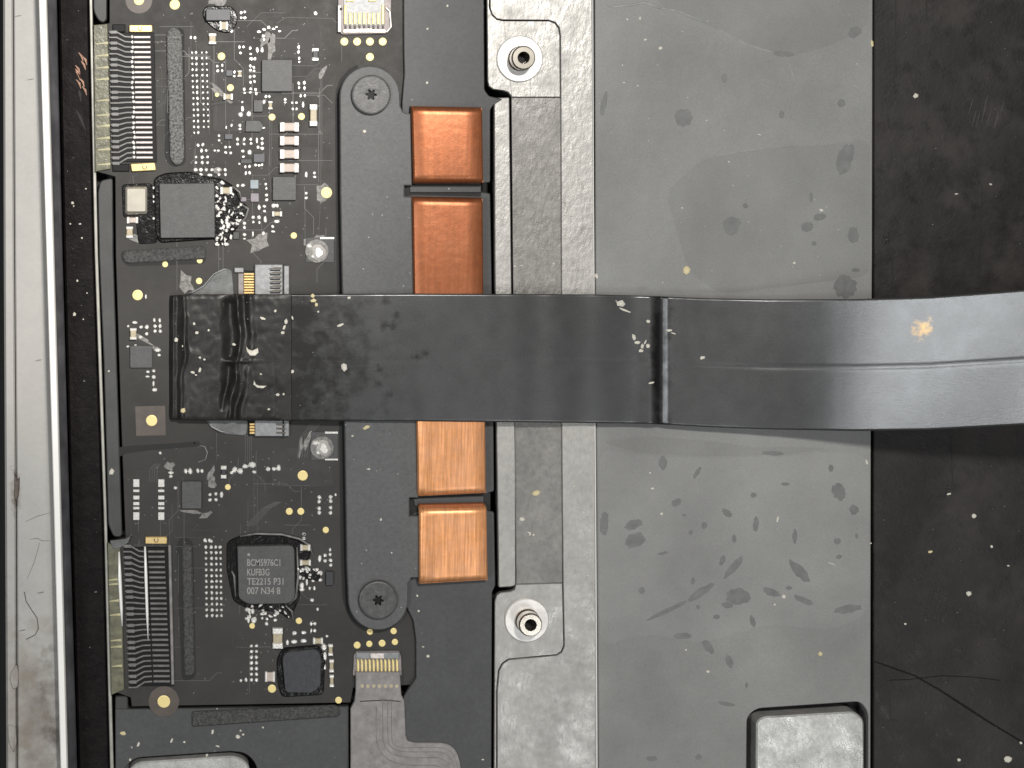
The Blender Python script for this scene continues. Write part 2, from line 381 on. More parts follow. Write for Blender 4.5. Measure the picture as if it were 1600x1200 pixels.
# black adhesive strip lying in the channel
xa0, xa1 = X(92, 100.5, 111, 123), X(138.5, 147, 161, 171)
adh = build('adhesive_strip', MB().loft(YS, [(xa0, -44), (xa0, -16), (off(xa0, 3), -11), (off(xa1, -3), -11), (xa1, -16), (xa1, -44)]), 'adhesive', base=W(125, 600, -44))
tag(adh, 'dusty black adhesive strip running along the channel inside the pale rim', 'adhesive strip')
for k in range(9):
    x = 119+random.uniform(-2, 16); y = 84+k*6+random.uniform(-3, 3)
    build('copper_scuff', MB().line([(x, y), (x+5, y+6), (x+7, y+14)], [1, 3.2, .8], -11.5, -10.2), 'copperwear', adh)
for a, b_ in (((119, 172), (134, 205)), ((124, 140), (127, 160))):
    build('tear', MB().line([a, ((a[0]+b_[0])/2-1, (a[1]+b_[1])/2-5), b_], [1, 4.5, .8], -11.5, -10.4), 'groove', adh)
hr = MB().tube([(38, 925, 27), (41, 940, 27.3), (50, 954, 27), (58, 966, 27), (60, 982, 27.2), (55, 992, 27), (41, 999, 27)], 0.55, 5)
tag(build('hair', hr, 'hair'), 'thin curved dark hair lying on the lower pale rim', 'hair')
for i, p in enumerate([[(46, 843), (58, 841), (66, 845), (80, 845)], [(62, 848), (53, 880), (42, 905)], [(40, 815), (60, 806), (80, 801)]]):
    build('scratch', MB().line(p, [.6]+[1.1]*(len(p)-2)+[.4], 25.5, 26.4), 'rimscratch', case)
for x, y in ((50, 124), (62, 563), (66, 926), (37, 985), (30, 25)):
    build('scuff', MB().line([(x-8, y+1), (x-2, y), (x+3, y-1)], [0.6, 2.0, 1.2], 25.5, 26.4), 'rimscratch', case)
build('dark_residue', MB().lump(26, 765, 11, 48, 25, 28, 9, .35), 'brown', case)

# ------------------------------------------------------------------ spacer strips between rim and board
def spacer(poly, label, z=2):
    o = thing('spacer_strip', label, 'spacer strip', sum(p[0] for p in poly)/len(poly), sum(p[1] for p in poly)/len(poly), -30, 'grey spacer strips along the board edge')
    build('strip_body', MB().prism(rpoly(poly, 5, 4), -30, z, 1.5), 'spacer', o)
    return o
spacer([(147, -200), (167, -200), (167, 30, 3), (162, 36, 4), (154, 32, 8), (146, 18, 8)], 'short grey spacer strip above the upper fine pitch connector')
s2 = spacer([(157, 282, 6), (176, 278), (177, 400), (184, 620), (191, 838), (178, 840, 10), (169, 820, 8), (166, 700), (162, 560), (155, 400), (153, 300)], 'long grey spacer strip between pale rim and circuit board')
spacer([(180, 1088), (200, 1088), (205, 1400), (181, 1400)], 'grey spacer strip at the bottom left below the lower connector', -4)

# ------------------------------------------------------------------ logic board
board = thing('logic_board', 'dark grey circuit board crowded with chips, gold pads and solder', 'circuit board', 380, 560, -14)
bp = [(171, -200), (171, 36), (150, 40), (150, 268), (180, 276), (181, 400), (188, 620), (196, 840), (172, 846), (176, 1080), (204, 1090), (206, 1104), (548, 1098), (552, 1075), (650, 1070), (650, -200)]
build('board_base', MB().prism(bp, -14, 0, 0.8), 'board', board)
gap = [(558, 101), (543, 110), (531, 124), (525, 142), (523.5, 165), (524.5, 300), (528.5, 560), (532.5, 870), (535, 935), (541, 956), (553, 972), (570, 982), (590, 940), (580, 150)]
build('board_slot', MB().prism(gap, -.2, .45), 'groove', board)
# surface traces and copper fills
tr = MB(); td = MB()
def ZM(ox, oy, s): return lambda x, y: (ox+x/s, oy+y/s)
z2 = ZM(240, 0, 5.333); z3 = ZM(240, 180, 5.333); z6 = ZM(160, 620, 4.21); zL = ZM(140, 440, 4.61); z8 = ZM(330, 820, 4.617); z4 = ZM(140, 250, 8); z7 = ZM(150, 820, 5); zc = ZM(400, 940, 7.5)
for pts in ([(385, 42), (408, 20), (446, 20)], [(432, 36), (448, 27), (520, 29), (526, 36)], [(501, 105), (501, 300), (498, 370)], [(503, 112), (503, 260)], [(422, 185), (420, 262), (424, 300)], [(425, 185), (423, 262)],
            [(534, 52), (534, 96)], [(447, 102), (492, 103), (500, 98)], [(330, 163), (360, 158)], [(327, 98), (327, 210)], [(345, 120), (352, 126)]):
    td.line(pts, 1.2, -0.3, 0.35)
for k in range(5):
    q = k*3.2
    tr.line([z6(945+q*4, 850), z6(1050+q*4, 735), z6(1140+q*3, 690)], 1.0, -0.3, 0.5)
    tr.line([z6(1280+q*5, 400), z6(1300+q*5, 270-q), z6(1370+q*5, 175)], 1.0, -0.3, 0.5)
for k in range(4):
    tr.line([z6(940+k*13, 250), z6(940+k*13, 430)], 0.9, -0.3, 0.5)
    tr.line([z6(750, 240-k*2), z6(752+k*14, 420)], 0.8, -0.3, 0.4) if k == 0 else None
    tr.line([z6(310+k*16, 560), z6(312+k*16, 480), z6(345+k*12, 440)], 0.9, -0.3, 0.4)
for k in range(150):           # fine routing, mostly vertical and horizontal with 45 degree bends
    x = random.uniform(195, 510); y = random.choice([random.uniform(30, 380), random.uniform(700, 1080)])
    l = random.uniform(14, 70); dx = random.choice([0, 0, 1, -1])
    if random.random() < .6: p = [(x, y), (x, y+l), (x+dx*14, y+l+14), (x+dx*14, y+l+14+random.uniform(5, 30))]
    else: p = [(x, y), (x+l, y), (x+l+12, y+dx*12), (x+l+20, y+dx*12)]
    p = [(min(520, a), min(1090, b)) for a, b in p]
    if any((Vector(p[i+1])-Vector(p[i])).length < .5 for i in range(3)): continue
    (tr if random.random() < .6 else td).line(p, random.choice([.7, 1.0]), -0.3, random.uniform(.25, .5))
build('copper_trace', tr, 'trace', board, kind='stuff'); build('trace_groove', td, 'tracedark', board, kind='stuff')
# grey copper fills showing through the mask
fill = MB()
for b in ((333, 165, 392, 205), (425, 700, 520, 760), (470, 230, 500, 300), (330, 92, 370, 135), (440, 40, 500, 90), (205, 850, 260, 866)):
    fill.prism(rpoly(rect(*b), 6, 3), -0.3, 0.22)
build('copper_fill', fill, 'fill', board, kind='stuff')

via = MB()
for k in range(420):
    x = random.uniform(196, 518); y = random.choice([random.uniform(10, 410), random.uniform(690, 1085)])
    via.prism(circ(x, y, random.choice([.8, 1.0, 1.3]), 7), -.1, .45)
build('via', via, 'viatin', board, kind='stuff')
# gold test pads
pm = MB().rings(250, 260, [(1, 0), (1, .5), (.86, .8)], 18); pO = W(250, 260)
pme = bpy.data.meshes.new('test_pad'); pme.from_pydata([((x-pO.x)*S, (y-pO.y)*S, z*S) for x, y, z in pm.v], [], pm.f); pme.materials.append(MAT['gold'])
pads = [(273, 7, 8), (346, 88, 6), (360, 137, 5.4), (339, 148, 3.4), (425, 183, 5.4), (471, 182, 5.4), (510, 301, 8.8), (459, 368, 5), (215, 461, 8.2), (311, 439, 5), (258, 413, 4.6), (312, 407, 4.6),
        (237, 657, 8.8), (473, 743, 8), (452, 799, 5.5), (470, 799, 5.5), (509, 828, 5), (356, 761, 4.6), (467, 970, 5), (394, 978, 4.4), (217, 0, 8), (538, 65, 6.2), (558, 65, 6.2), (578, 65, 6.2), (598, 65, 6.2), (578, 89, 6.2),
        (578, 987, 5), (615, 986, 5), (558, 1008, 5.5), (577, 1006, 5), (597, 1005, 5.5), (617, 1003, 5), (529, 1094, 5.4), (425, 1076, 6.5), (256, 1096, 10)]
for x, y, r in pads:
    o = link('test_pad', pme, board); o.location = (W(x, y, 0)-org(board))*S; o.scale = (r, r, 1.0)
build('pad_surround', MB().prism(circ(217, 0, 21, 28), 0, 0.3), 'brown', board)
build('pad_surround', MB().prism([(211, 635), (258, 634), (259, 680), (213, 681)], 0, 0.3), 'brown', board)
build('pad_surround', MB().prism(circ(256, 1096, 24, 26), 0, 0.3), 'brown', board)

# chips -----------------------------------------------------------------
def chip(x0, y0, x1, y1, h, mat='chip', r=1.5, c=0.8, name='chip', poly=None):
    return build(name, MB().prism(rpoly(poly or rect(x0, y0, x1, y1), r, 2), 0, h, c), mat, board)
chip(0, 0, 0, 0, 12, 'chip', poly=[(249, 287), (335, 286), (336, 371), (251, 372)])
big = chip(0, 0, 0, 0, 11, 'chip', poly=[(371, 854, 1), (460, 852, 8), (461, 936, 7), (450, 943, 3), (386, 944, 8), (373, 934, 4)])
chip(409, 93, 457, 143, 8); chip(426, 276, 463, 313, 7); chip(0, 0, 0, 0, 5, poly=[(384, 188), (406, 188), (412, 196), (408, 206), (383, 206)])
chip(396, 240, 414, 254, 5, 'chipshade'); chip(396, 156, 411, 175, 5); chip(353, 109, 364, 119, 4, 'chipshade'); chip(351, 209, 364, 218, 4, 'chipshade')
chip(391, 281, 404, 295, 4, 'chipblue'); chip(391.5, 302, 404.5, 315.5, 4, 'chipmauve'); chip(376, 308, 385, 315, 4, 'chipmauve')
chip(284, 752, 315, 795, 5); chip(509, 893, 521, 915, 6, 'chipdark'); chip(167, 600-2, 168, 599, 2, 'chipshade')
chip(203, 540, 238, 575, 4); chip(322, 14, 360, 32, 12, 'chipshade'); chip(376, 248, 394, 256, 3, 'spacer'); chip(455, 0, 456, 1, 1)
chip(0, 0, 0, 0, 12, 'chipdark', poly=[(446, 1019, 6), (496, 1014, 6), (502, 1026, 6), (501, 1072, 4), (487, 1083, 3), (446, 1082, 5), (441, 1030, 6)])
chip(364, 362, 374, 374, 3, 'spacer')
# writing on the marked chip
for t, y, w in (('BCM5976C1', 884, 52), ('KUFB3G', 899, 35), ('TE2215 P31', 913.5, 57), ('007 N34 8', 928, 52)):
    cu = bpy.data.curves.new('print', 'FONT'); cu.body = t; cu.size = 14; cu.extrude = 0.0; cu.offset = 0.22
    to = bpy.data.objects.new('print', cu); me0 = bpy.data.meshes.new_from_object(to)
    bb = [v.co for v in me0.vertices]; mx = max(v.x for v in bb); mn = min(v.x for v in bb); my = max(v.y for v in bb)
    mb = MB()
    for v in bb:
        p = W(386+(v.x-mn)/(mx-mn)*w, y-v.y/my*10.5, 11.25); mb.v.append((p.x, p.y, 11.25))
    for p in me0.polygons: mb.face(tuple(p.vertices), 0)
    build('lettering', mb, 'print', big); bpy.data.objects.remove(to)
build('index_dot', MB().prism(circ(388.5, 866.5, 2.3, 10), 11, 11.3), 'print', big)
# crystal can
cr = build('crystal_can', MB().prism(rpoly(rect(195, 291, 231, 335), 5, 4), 0, 5, 1), 'steel', board)
build('crystal_lid', MB().prism(rpoly(rect(197, 293, 229, 332), 4, 4), 5, 10, 2.0), 'crystal', cr)

# capacitors with end caps -------------------------------------------------
def cap(x0, y0, x1, y1, h=7, body='capbody', e=None, vertical=False):
    o = build('capacitor', MB().box(x0+1, y0+.8, x1-1, y1-.8, 0, h, 1.0) if not vertical else MB().box(x0+.8, y0+1, x1-.8, y1-1, 0, h, 1.0), body, board)
    L_ = (y1-y0) if vertical else (x1-x0); e = e or L_*0.24
    for k in (0, 1):
        if vertical: q = rect(x0, y0 if k == 0 else y1-e, x1, y0+e if k == 0 else y1)
        else: q = rect(x0 if k == 0 else x1-e, y0, x0+e if k == 0 else x1, y1)
        build('terminal', MB().prism(q, 0, h+.7, 1.0), 'solder', o)
    return o
for y in (191, 212.5, 233.5, 255): cap(437.5, y, 467, y+14.5, 10)
cap(484, 163, 496, 197, 8, 'captan', vertical=True); cap(349, 146, 364, 156, 6, 'captan'); cap(344, 292, 363, 303.5, 7, 'captan'); cap(425, 330, 441, 338.5, 5, 'captan')
cap(203, 513, 213.5, 531, 7, 'captan', vertical=True); cap(198, 339, 216, 349, 4, 'capbody'); cap(197, 354, 208, 372, 4, 'captan', vertical=True)
cap(426, 982, 442, 1014, 8, 'captan', e=9, vertical=True); cap(489, 997, 505, 1007, 5, 'captan'); cap(469, 851, 485, 861, 5, 'captan'); cap(468.5, 875, 486, 884, 5, 'captan')
cap(513, 1007, 520.5, 1025, 5, 'captan', vertical=True); cap(514.5, 1031, 522, 1051, 5, 'captan', vertical=True); cap(515, 1055, 522, 1074, 5, 'captan', vertical=True)
cap(414, 1050, 430, 1066, 5, 'capbody'); cap(345, 728, 354, 748, 5, 'chipdark', e=6, vertical=True); cap(326, 52, 338, 69, 6, 'captan', vertical=True); cap(343, 33, 356, 47, 6, 'captan')
cap(417, 154, 426, 175, 4, 'capbody', vertical=True) if False else None
cap(419, 158, 426, 171, 4, 'captan', vertical=True); cap(371, 110, 378, 120, 4, 'captan', vertical=True); cap(488, 75, 498, 95, 3, 'spacer', e=5, vertical=True)

# small solder joints, too small to pick apart singly ------------------------
so = MB()
def dots(Z, s, lst):
    for t in lst:
        x, y = Z(t[0], t[1]); w = (t[2] if len(t) > 2 else 25)/s; h = (t[3] if len(t) > 3 else 25)/s
        so.lump(x, y, w*1.05, h*1.05, -0.2, 2.2, 7, .16, c=min(w, h)*.2)
dots(z2, 5.333, [(730,105,25,30),(760,100),(730,148),(760,148,30,25),(310,312,18,30),(345,315,30,30),(715,395,20,35),(750,390,30,25),(805,400,25,30),(865,415,25,50),(905,415,25,50),(725,440),(810,450,25,20),(815,490,35,30),(845,490,25,30),(880,265,40,25),(920,245,35,25),(960,228,25,30),(1000,240,30,20),(1025,225,20,20),(1050,260,30,20),(915,300,30,30),(920,330),(805,550,25,30),(835,560),(805,585),(838,590),(805,640,25,30),(838,635),(808,685,25,30),(842,680,25,30),(755,745,25,35),(808,740),(850,745,25,30),(760,775,25,20),(805,770,25,20),(855,780,25,30),(530,550),(573,545,20,30),(535,590,25,30),(572,590,20,25),(675,600,20,30),(672,635,25,20),(1208,395,25,40),(1208,430,25,35),(1213,485,20,30),(1213,515,20,20),(1210,695,25,35),(1255,690,25,35),(1258,735,22,35),(1212,730,20,25),(1225,797,20,30),(1260,797,20,30),(1095,830,25,30),(1095,855,25,15),(1155,855,20,20),(1190,855,25,20),(1160,908,20,25),(1192,908),(1247,872,22,50),(935,805,25,30),(965,805,25,30),(920,850,30,40),(740,850,20,20),(740,905,25,50),(725,955,40,45),(795,950,40,50),(720,1045,30,30),(720,1075,30,25),(605,1060,15,30),(650,1045,20,30),(545,1130),(545,1170),(700,1160,25,30),(755,1160,25,30),(810,1160,25,30),(860,1170,20,50),(905,1155,25,30),(915,1065,30,15),(670,120,38,55),(600,215,45,70),(650,255,30,40),(1350,110,35,35)])
dots(z3, 5.333, [(700,240,25,30),(755,240),(812,235),(905,235,25,30),(905,275,40,30),(870,265,25,30),(745,300,30,25),(800,310,40,45),(748,345,30,20),(370,250,25,30),(410,245,25,30),(400,295,25,40),(438,295),(510,295,25,20),(540,295,25,20),(600,265),(635,265),(600,310,30,25),(643,315),(352,350),(405,350,30,30),(450,348),(352,395),(405,395,30,30),(450,395),(350,455,40,30),(395,455,35,30),(440,455,30,30),(487,455,30,25),(543,452,30,30),(597,455,25,30),(350,495,40,25),(395,495,35,25),(370,525,60,20),(470,500,50,25),(545,495,30,25),(598,495),(715,405,20,20),(765,430,20,30),(800,425,25,30),(768,483,20,35),(800,480,25,35),(850,415,25,25),(880,418,30,22),(905,412,20,25),(1272,495,25,50),(1340,482,28,25),(1342,515,30,25),(1272,650),(1272,690,30,25),(935,575),(940,610,20,25),(940,665,30,25),(942,705,30,25),(745,585,35,30),(700,588,22,28),(880,770,25,50),(923,760,30,25),(923,800,30,25),(830,850,30,30),(880,850,30,35),(930,870,30,55),(830,890,20,25),(883,895,20,30),(1000,755,40,40),(1030,755,30,35),(1028,885,50,30),(993,928,28,25),(995,970,35,20),(757,900,30,28),(757,937,30,28),(757,995,30,28),(757,1030,25,15),(828,990,15,50),(915,985,30,40),(60,525,60,40),(165,525,60,25),(250,520,50,35),(0,605,18,25),(0,680,18,25),(0,720,15,20),(0,860,20,25)])
dots(z6, 4.21, [(708,645,22,22),(747,640,22,22),(783,645,22,40),(708,680,24,20),(748,678,24,22),(1427,662),(1427,690),(1427,735),(1427,765),(1502,660),(1502,688),(1502,730),(1502,765),(548,490,25,35),(578,490,25,40),(628,488,20,30),(655,490,20,25),(450,500,40,20),(450,525,25,20),(870,480,30,40),(905,490,40,40),(850,500,25,20),(940,460,40,30),(985,450,45,40),(1000,495,30,20),(1090,475,30,30),(1130,475,30,25),(1160,470,30,40),(675,945,20,25),(705,945,20,25),(680,990,20,25),(715,990,22,25),(745,990,18,22),(770,990,15,22),(1327,905,22,20),(1327,935,24,20),(380,370,20,20),(480,600,25,20),(1095,85,20,20),(1535,645,15,20)])
dots(zL, 4.61, [(372,328),(412,328,28,30),(412,378),(368,400,30,25),(465,278,20,30),(505,280,20,30),(470,320,22,28),(507,320,22,28),(470,358,22,28),(510,358),(325,295,40,20),(278,322,18,18),(420,650,25,20),(463,645,25,22),(418,685,30,15),(463,688,28,28),(460,735,18,40),(468,780,40,24),(490,495,45,30),(500,530,28,18),(275,468,20,18),(330,460,20,18),(405,108,16,35)])
dots(z8, 4.617, [(858,180,18,25),(858,215,22,25),(862,258,28,25),(862,293,28,25),(822,222),(822,262),(783,245,25,55),(670,68,25,22),(670,98,22,22),(790,350,30,35),(788,400,30,25),(735,405,25,20),(710,460,18,25),(745,458,20,30),(655,335,40,30),(640,380,30,30),(690,320,35,35),(740,330,30,30),(655,440,30,40),(655,468,35,25),(690,415,16,50),(265,615,40,36),(268,680,20,60),(300,625,25,40),(330,590,35,45),(375,605,40,40),(405,585,30,35),(455,600,38,40),(510,590,36,40),(550,570,22,40),(310,690,40,50),(370,645,35,22),(400,715,25,30),(460,655,28,22),(462,690,28,22),(600,785,35,30),(670,780,40,25),(600,845,45,30),(668,840,45,30),(550,850,20,45),(740,885,30,25),(815,885,40,50),(820,950,30,60),(815,1030,35,40),(720,715,18,30),(748,715),(722,765,15,30),(748,765,22,28),(728,545,28,25),(768,610,22,24),(835,805,22,20),(510,1005,60,45),(590,1170,20,60),(630,1175,20,60),(490,1000,30,40),(215,1125,18,22),(252,1120,18,30),(270,215,22,22)])
for c_ in (290, 327):
    for r_ in range(7): dots(z8, 4.617, [(c_, 875+r_*41, 24, 22 if r_ < 2 else 26)])
for k, (cx_, r_) in enumerate(((300, 1.9), (306.5, 2.3), (315.5, 1.9), (322.5, 1.8))):
    for q in range(15):
        if q > 13 and k > 1: continue
        so.lump(cx_+q*.25, 82+q*8.95, 2*r_, 2.4*r_, -.2, 1.6, 6, .2)
for k, (cx_, r_) in enumerate(((321.5, 2.2), (330, 2.5), (337.5, 2.3), (344.5, 2.2))):
    for q in range(14):
        if q == 0 and k > 1: continue
        so.lump(cx_+q*.12, 846+q*8.95, 2*r_, 2.3*r_, -.2, 1.6, 6, .2)
build('solder_joints', so, 'solder', board, kind='stuff')
# bar footprints left by removed parts
for cx_ in (213, 252):
    for dy, h in ((0, 12), (12, 4), (22.5, 6), (32, 5), (39, 4), (51.5, 12)):
        build('bare_pad', MB().prism(rect(cx_-4.8, 755+dy-h/2, cx_+4.8, 755+dy+h/2), 0, 1.2, .4), 'solder', board)
for x, y, w, h in ((492, 79, 9.5, 4.6), (492, 93, 9.5, 4.6), (375, 115, 5, 10)):
    build('bare_pad', MB().prism(rect(x-w/2, y-h/2, x+w/2, y+h/2), 0, 1.2, .4), 'solder', board)
# black resin with solder crusts round the chips
RES = []
class _R:
    def prism(s, *a): RES.append(MB().prism(*a))
rs = _R()
rs.prism(rpoly([(240, 278), (258, 270), (300, 268), (322, 276), (345, 278), (368, 292), (374, 312), (388, 322), (386, 336), (374, 352), (352, 382), (338, 382), (336, 374), (248, 380), (242, 360)], 8, 3), -.2, 3.5, 2.0)
rs.prism(rpoly([(316, 18), (322, 9), (362, 9), (372, 22), (370, 40), (360, 52), (342, 50), (330, 42), (318, 30)], 9, 3), -.2, 3, 1.5)
rs.prism(rpoly([(354, 846), (378, 836), (440, 836), (478, 848), (488, 866), (464, 900), (470, 930), (462, 950), (452, 970), (440, 958), (384, 950), (364, 940), (354, 890)], 9, 3), -.2, 2.6, 1.5)
rs.prism(rpoly([(432, 1030), (442, 1012), (500, 1008), (508, 1030), (506, 1086), (440, 1090), (434, 1070)], 8, 3), -.2, 3, 1.5)
rs.prism(rpoly([(190, 288), (236, 286), (246, 300), (246, 380), (216, 382), (212, 342), (192, 340)], 6, 3), -.2, 1.6, 1)
rs.prism(rpoly([(466, 895), (486, 888), (500, 896), (500, 908), (480, 906)], 5, 3), -.2, 2.6, 1.2)
for q in RES: build('underfill_resin', q, 'resin', board)
cr_ = MB()
for k in range(105):
    if k < 62:
        y = random.uniform(318, 384); x = random.uniform(338, 384-max(0, (y-330))*.55)
    elif k < 75: x = random.uniform(337, 366); y = random.uniform(284, 318)
    elif k < 93: x = random.uniform(384, 455); y = random.uniform(944, 968)
    else: x = random.uniform(466, 500); y = random.uniform(886, 912)
    cr_.lump(x, y, random.uniform(2.5, 8), random.uniform(2.5, 6), 2, random.uniform(4, 7), 7, .35, rot=random.uniform(0, 3))
build('solder_crust', cr_, 'solder', board, kind='stuff')
for pts in ([(375, 838), (400, 834), (440, 835), (468, 842), (484, 852), (488, 866)], [(464, 855), (466, 900), (462, 934), (452, 944)], [(362, 892), (366, 900), (368, 932)], [(446, 946), (456, 955), (458, 968)], [(363, 291), (374, 300), (380, 318)], [(375, 318), (388, 326), (384, 340), (372, 352)]):
    build('resin_bead', MB().tube([(x, y, 3.0) for x, y in pts], [1.0]+[1.9]*(len(pts)-2)+[.8], 7), 'scratch', board, smooth=True)
rd = MB()
for x, y, w, h, r in ((415, 60, 30, 14, -.9), (424, 74, 14, 40, .1), (344, 145, 40, 10, .7), (213, 372, 26, 10, .3), (232, 365, 10, 26, 0), (404, 380, 36, 30, 0), (265, 728, 14, 14, .7), (330, 740, 8, 26, .4), (331, 753, 14, 18, 0),
                      (320, 806, 22, 10, -.5), (300, 800, 30, 6, .1), (220, 528, 40, 6, .5), (245, 545, 16, 8, .5), (493, 380, 30, 26, 0), (480, 690, 10, 40, .3), (470, 700, 6, 30, .1), (290, 440, 22, 36, -.5), (340, 3, 24, 14, 0), (505, 112, 24, 8, -1.0), (505, 300, 20, 30, 0), (340, 265, 16, 10, 0)):
    rd.lump(x, y, w, h, -.2, .6, 10, .4, rot=r, c=.3)
build('flux_residue', rd, 'residue', board)
# slots with foam
for poly, foam, nm in (([(262, 44), (288, 44), (290, 258), (268, 262), (257, 246)], [(260, 50, 12), (272, 41, 10), (284, 50, 12), (288, 250, 12), (277, 260, 10), (266, 250, 12)], 'foam'),
                       ([(188, 392), (322, 384), (322, 412), (200, 416), (190, 408)], [(192, 392), (322, 384), (322, 405), (198, 412), (191, 405)], 'foamdark'),
                       ([(276, 848, 8), (286, 837, 8), (302, 846, 8), (306, 1060), (284, 1064)], [(284, 852, 9), (300, 850, 6), (305, 1055, 8), (288, 1058, 8)], 'foamdark')):
    h = 7 if nm == 'foam' else 3.5
    build('foam_slot', MB().prism(rpoly(poly, 9, 4), 0, 0.4), 'groove', board)
    build('foam_strip', MB().prism(rpoly(foam, 6, 4), 0.4, h, 2), nm, board)
build('board_slot', MB().prism(rpoly([(178, 700), (200, 697), (312, 690), (314, 697), (230, 704), (200, 708), (180, 716)], 4, 3), -.2, .45), 'groove', board)
build('slot_outline', MB().tube([(312, 696, .3), (320, 698, .6), (324, 707, .6), (321, 718, .6), (310, 722, .3)], 1.1, 6), 'residue', board)
# solder mounds in the cutouts beside the clamp bar
for cx_, cy_, bx in ((493, 392, (478, 371, 522, 410)), (501, 699, (486, 675, 528, 719))):
    t_ = build('mounting_lug', MB().box(*bx, 0, 1.4, .4), 'spread', board)
    build('solder_mound', MB().rings(cx_+2, cy_, [(19, 1), (18, 3)], 24), 'residue', t_)
    m_ = MB(); m_.lump(cx_+5, cy_+2, 22, 25, 2, 9, 11, .16, c=5); m_.lump(cx_-9, cy_-7, 9, 8, 2, 5, 8, .3); m_.lump(cx_-4, cy_+9, 7, 6, 2, 5, 8, .3)
    build('solder_blob', m_, 'solder', t_, smooth=False)
    build('lug_edge', MB().line([(bx[0]+22, bx[1]+1), (bx[2], bx[1]+1)], 3, 1, 2.2), 'solder', t_)
    if cy_ > 500: build('lug_edge', MB().line([(bx[0]+22, bx[3]-1), (bx[2], bx[3]-1)], 2.4, 1, 2.2), 'solder', t_)

# fine pitch connectors at the left edge -----------------------------------
def edge_connector(y0, y1, xb, sh, metal, n, yc):
    """xb = left of the body at top; sh = drift in x from top to bottom"""
    c = build('edge_connector', MB().prism([(xb+3, y0), (xb+72, y0), (xb+72+sh, y1), (xb+3+sh, y1)], 0, 3, .6), 'black', board)
    for i in range(n):
        t = (i+.5)/n; y = y0+3+(y1-y0-6)*t; d = sh*t; yl = yc+(y-yc)*1.09
        build('contact', MB().prism(rect(xb+40+d, y-1.8, xb+66+d, y+1.8), 3, 6.5, .9), metal, c)
        w = 2.6
        build('flex_lead', MB().line([(xb+1+d, yl), (xb+13+d, yl), (xb+26+d, y+(yl-y)*.1), (xb+38+d, y)], w, 3, 4.6, .4), 'tracegrey', c)
        if i % 3 != 1: build('lead_land', MB().box(xb+3+d, yl-2.2, xb+14+d, yl+2.8, 3, 5.0, .4), 'tracegrey', c)
        if metal == 'contact': build('lead_joint', MB().lump(xb+37+d+random.uniform(-1, 1), y+random.uniform(-1, 1), 5, 5.5, 4, 7, 7, .25), 'solder', c)
    return c
ec = edge_connector(51, 253, 169, 4, 'contact', 25, 148)
ec2 = edge_connector(855, 1072, 191, 9, 'tracegrey', 26, 960)
def key(poly, x, y, par):
    o = build('hold_down', MB().prism(rpoly(poly, 2, 2), 0, 7, 1), 'golddeep', par)
    build('key_mark', MB().tube([(x+3.2*cos(a), y+3.2*sin(a), 7.1) for a in [k*.55-1 for k in range(10)]], .6, 5), 'tracedark', o)
key(rect(202, 39, 238, 50), 219, 44.5, ec); key([(204, 256), (242, 254), (244, 266), (206, 268)], 226, 261, ec); key(rect(227, 839, 261, 850), 244, 844, ec2)
build('end_block', MB().box(176, 38, 196, 50, 0, 4, 1), 'black', ec); build('end_block', MB().box(176, 256, 202, 268, 0, 4, 1), 'black', ec)
build('end_rail', MB().line([(265, 852), (270, 1070)], 4.5, 0, 5, 1), 'flexgrey', ec2)
build('film_glare', MB().tube([(186, 862, 6), (187, 900, 8), (189.5, 950, 8), (191, 978, 5)], [1.2, 3.0, 2.6, 1.0], 8), 'bezel', ec2, smooth=True)  # glare lines of the glossy film, built as white rods
build('film_glare', MB().tube([(226.5, 854, 6), (228, 900, 8), (230, 960, 7.5), (231.5, 1000, 5)], [1.6, 2.6, 2.2, .6], 8), 'bezel', ec2, smooth=True)
# display flex tails lying over the edge
def tail(poly, label, ys, xs, z=5):
    o = thing('flex_cable', label, 'flex cable', sum(p[0] for p in poly)/len(poly), sum(p[1] for p in poly)/len(poly), -6, 'flex cable tails')
    build('flex_film', MB().prism(poly, -6, z, 1.0), 'flexclear', o)
    for i, y in enumerate(ys):
        d = (y-ys[0])/(ys[-1]-ys[0])*(xs[2])
        build('flex_lead', MB().line([(xs[0]+d, y+1.5), (xs[1]-8+d, y+.5), (xs[1]+d, y)], [1.2, 2.6, 4.2], z, z+.8), 'flexline', o)
    return o
tail([(146, 39), (168, 37), (173, 264), (149, 268)], 'short translucent olive flex cable at the upper fine pitch connector', [67, 86, 105, 123, 156, 179, 196, 215, 233, 256], (149, 169, 3.5))
tail([(168, 848), (188, 856), (194, 1078), (174, 1086)], 'short dark olive flex cable at the lower fine pitch connector', [905, 912, 938, 960, 1000, 1010, 1040], (170, 187, 4))
build('torn_film', MB().prism([(172, 845), (196, 842), (204, 838), (200, 848), (188, 856), (176, 858)], 5, 7, .5), 'film', ec2)

# ribbon connector (under the ribbon) ---------------------------------------
rc = build('ribbon_connector', MB().box(398, 413, 442, 682, 0, 9, 1.2), 'shield', board)
build('latch', MB().box(443.5, 415, 452, 682, 0, 8, 1), 'shield', rc)
build('terminal_block', MB().box(440, 414, 444, 683, 0, 7), 'black', rc)
for i in range(9):
    y = 428+i*4.2
    if i % 1 == 0 and i < 9: build('pin', MB().box(381, y-1.4, 397, y+1.4, 2.5, 5.5, .6), 'golddeep', rc)
for i in range(6):
    y = 419+i*7
    build('pin', MB().line([(421, y+1), (430, y-.5), (440, y)], [1, 2.6, 3.2], 9, 11), 'steel', rc)
    build('pin', MB().box(422, y+2.3, 438, y+4.4, 8.9, 9.5), 'black', rc)
for i in range(4): build('pin', MB().box(390, 661+i*4.6, 403, 664.4+i*4.6, 2.5, 5.5, .6), 'golddeep', rc)
for i in range(3):
    y = 663+i*6.5; build('pin', MB().line([(432, y), (446, y+.5)], 2.6, 9, 11), 'steel', rc)
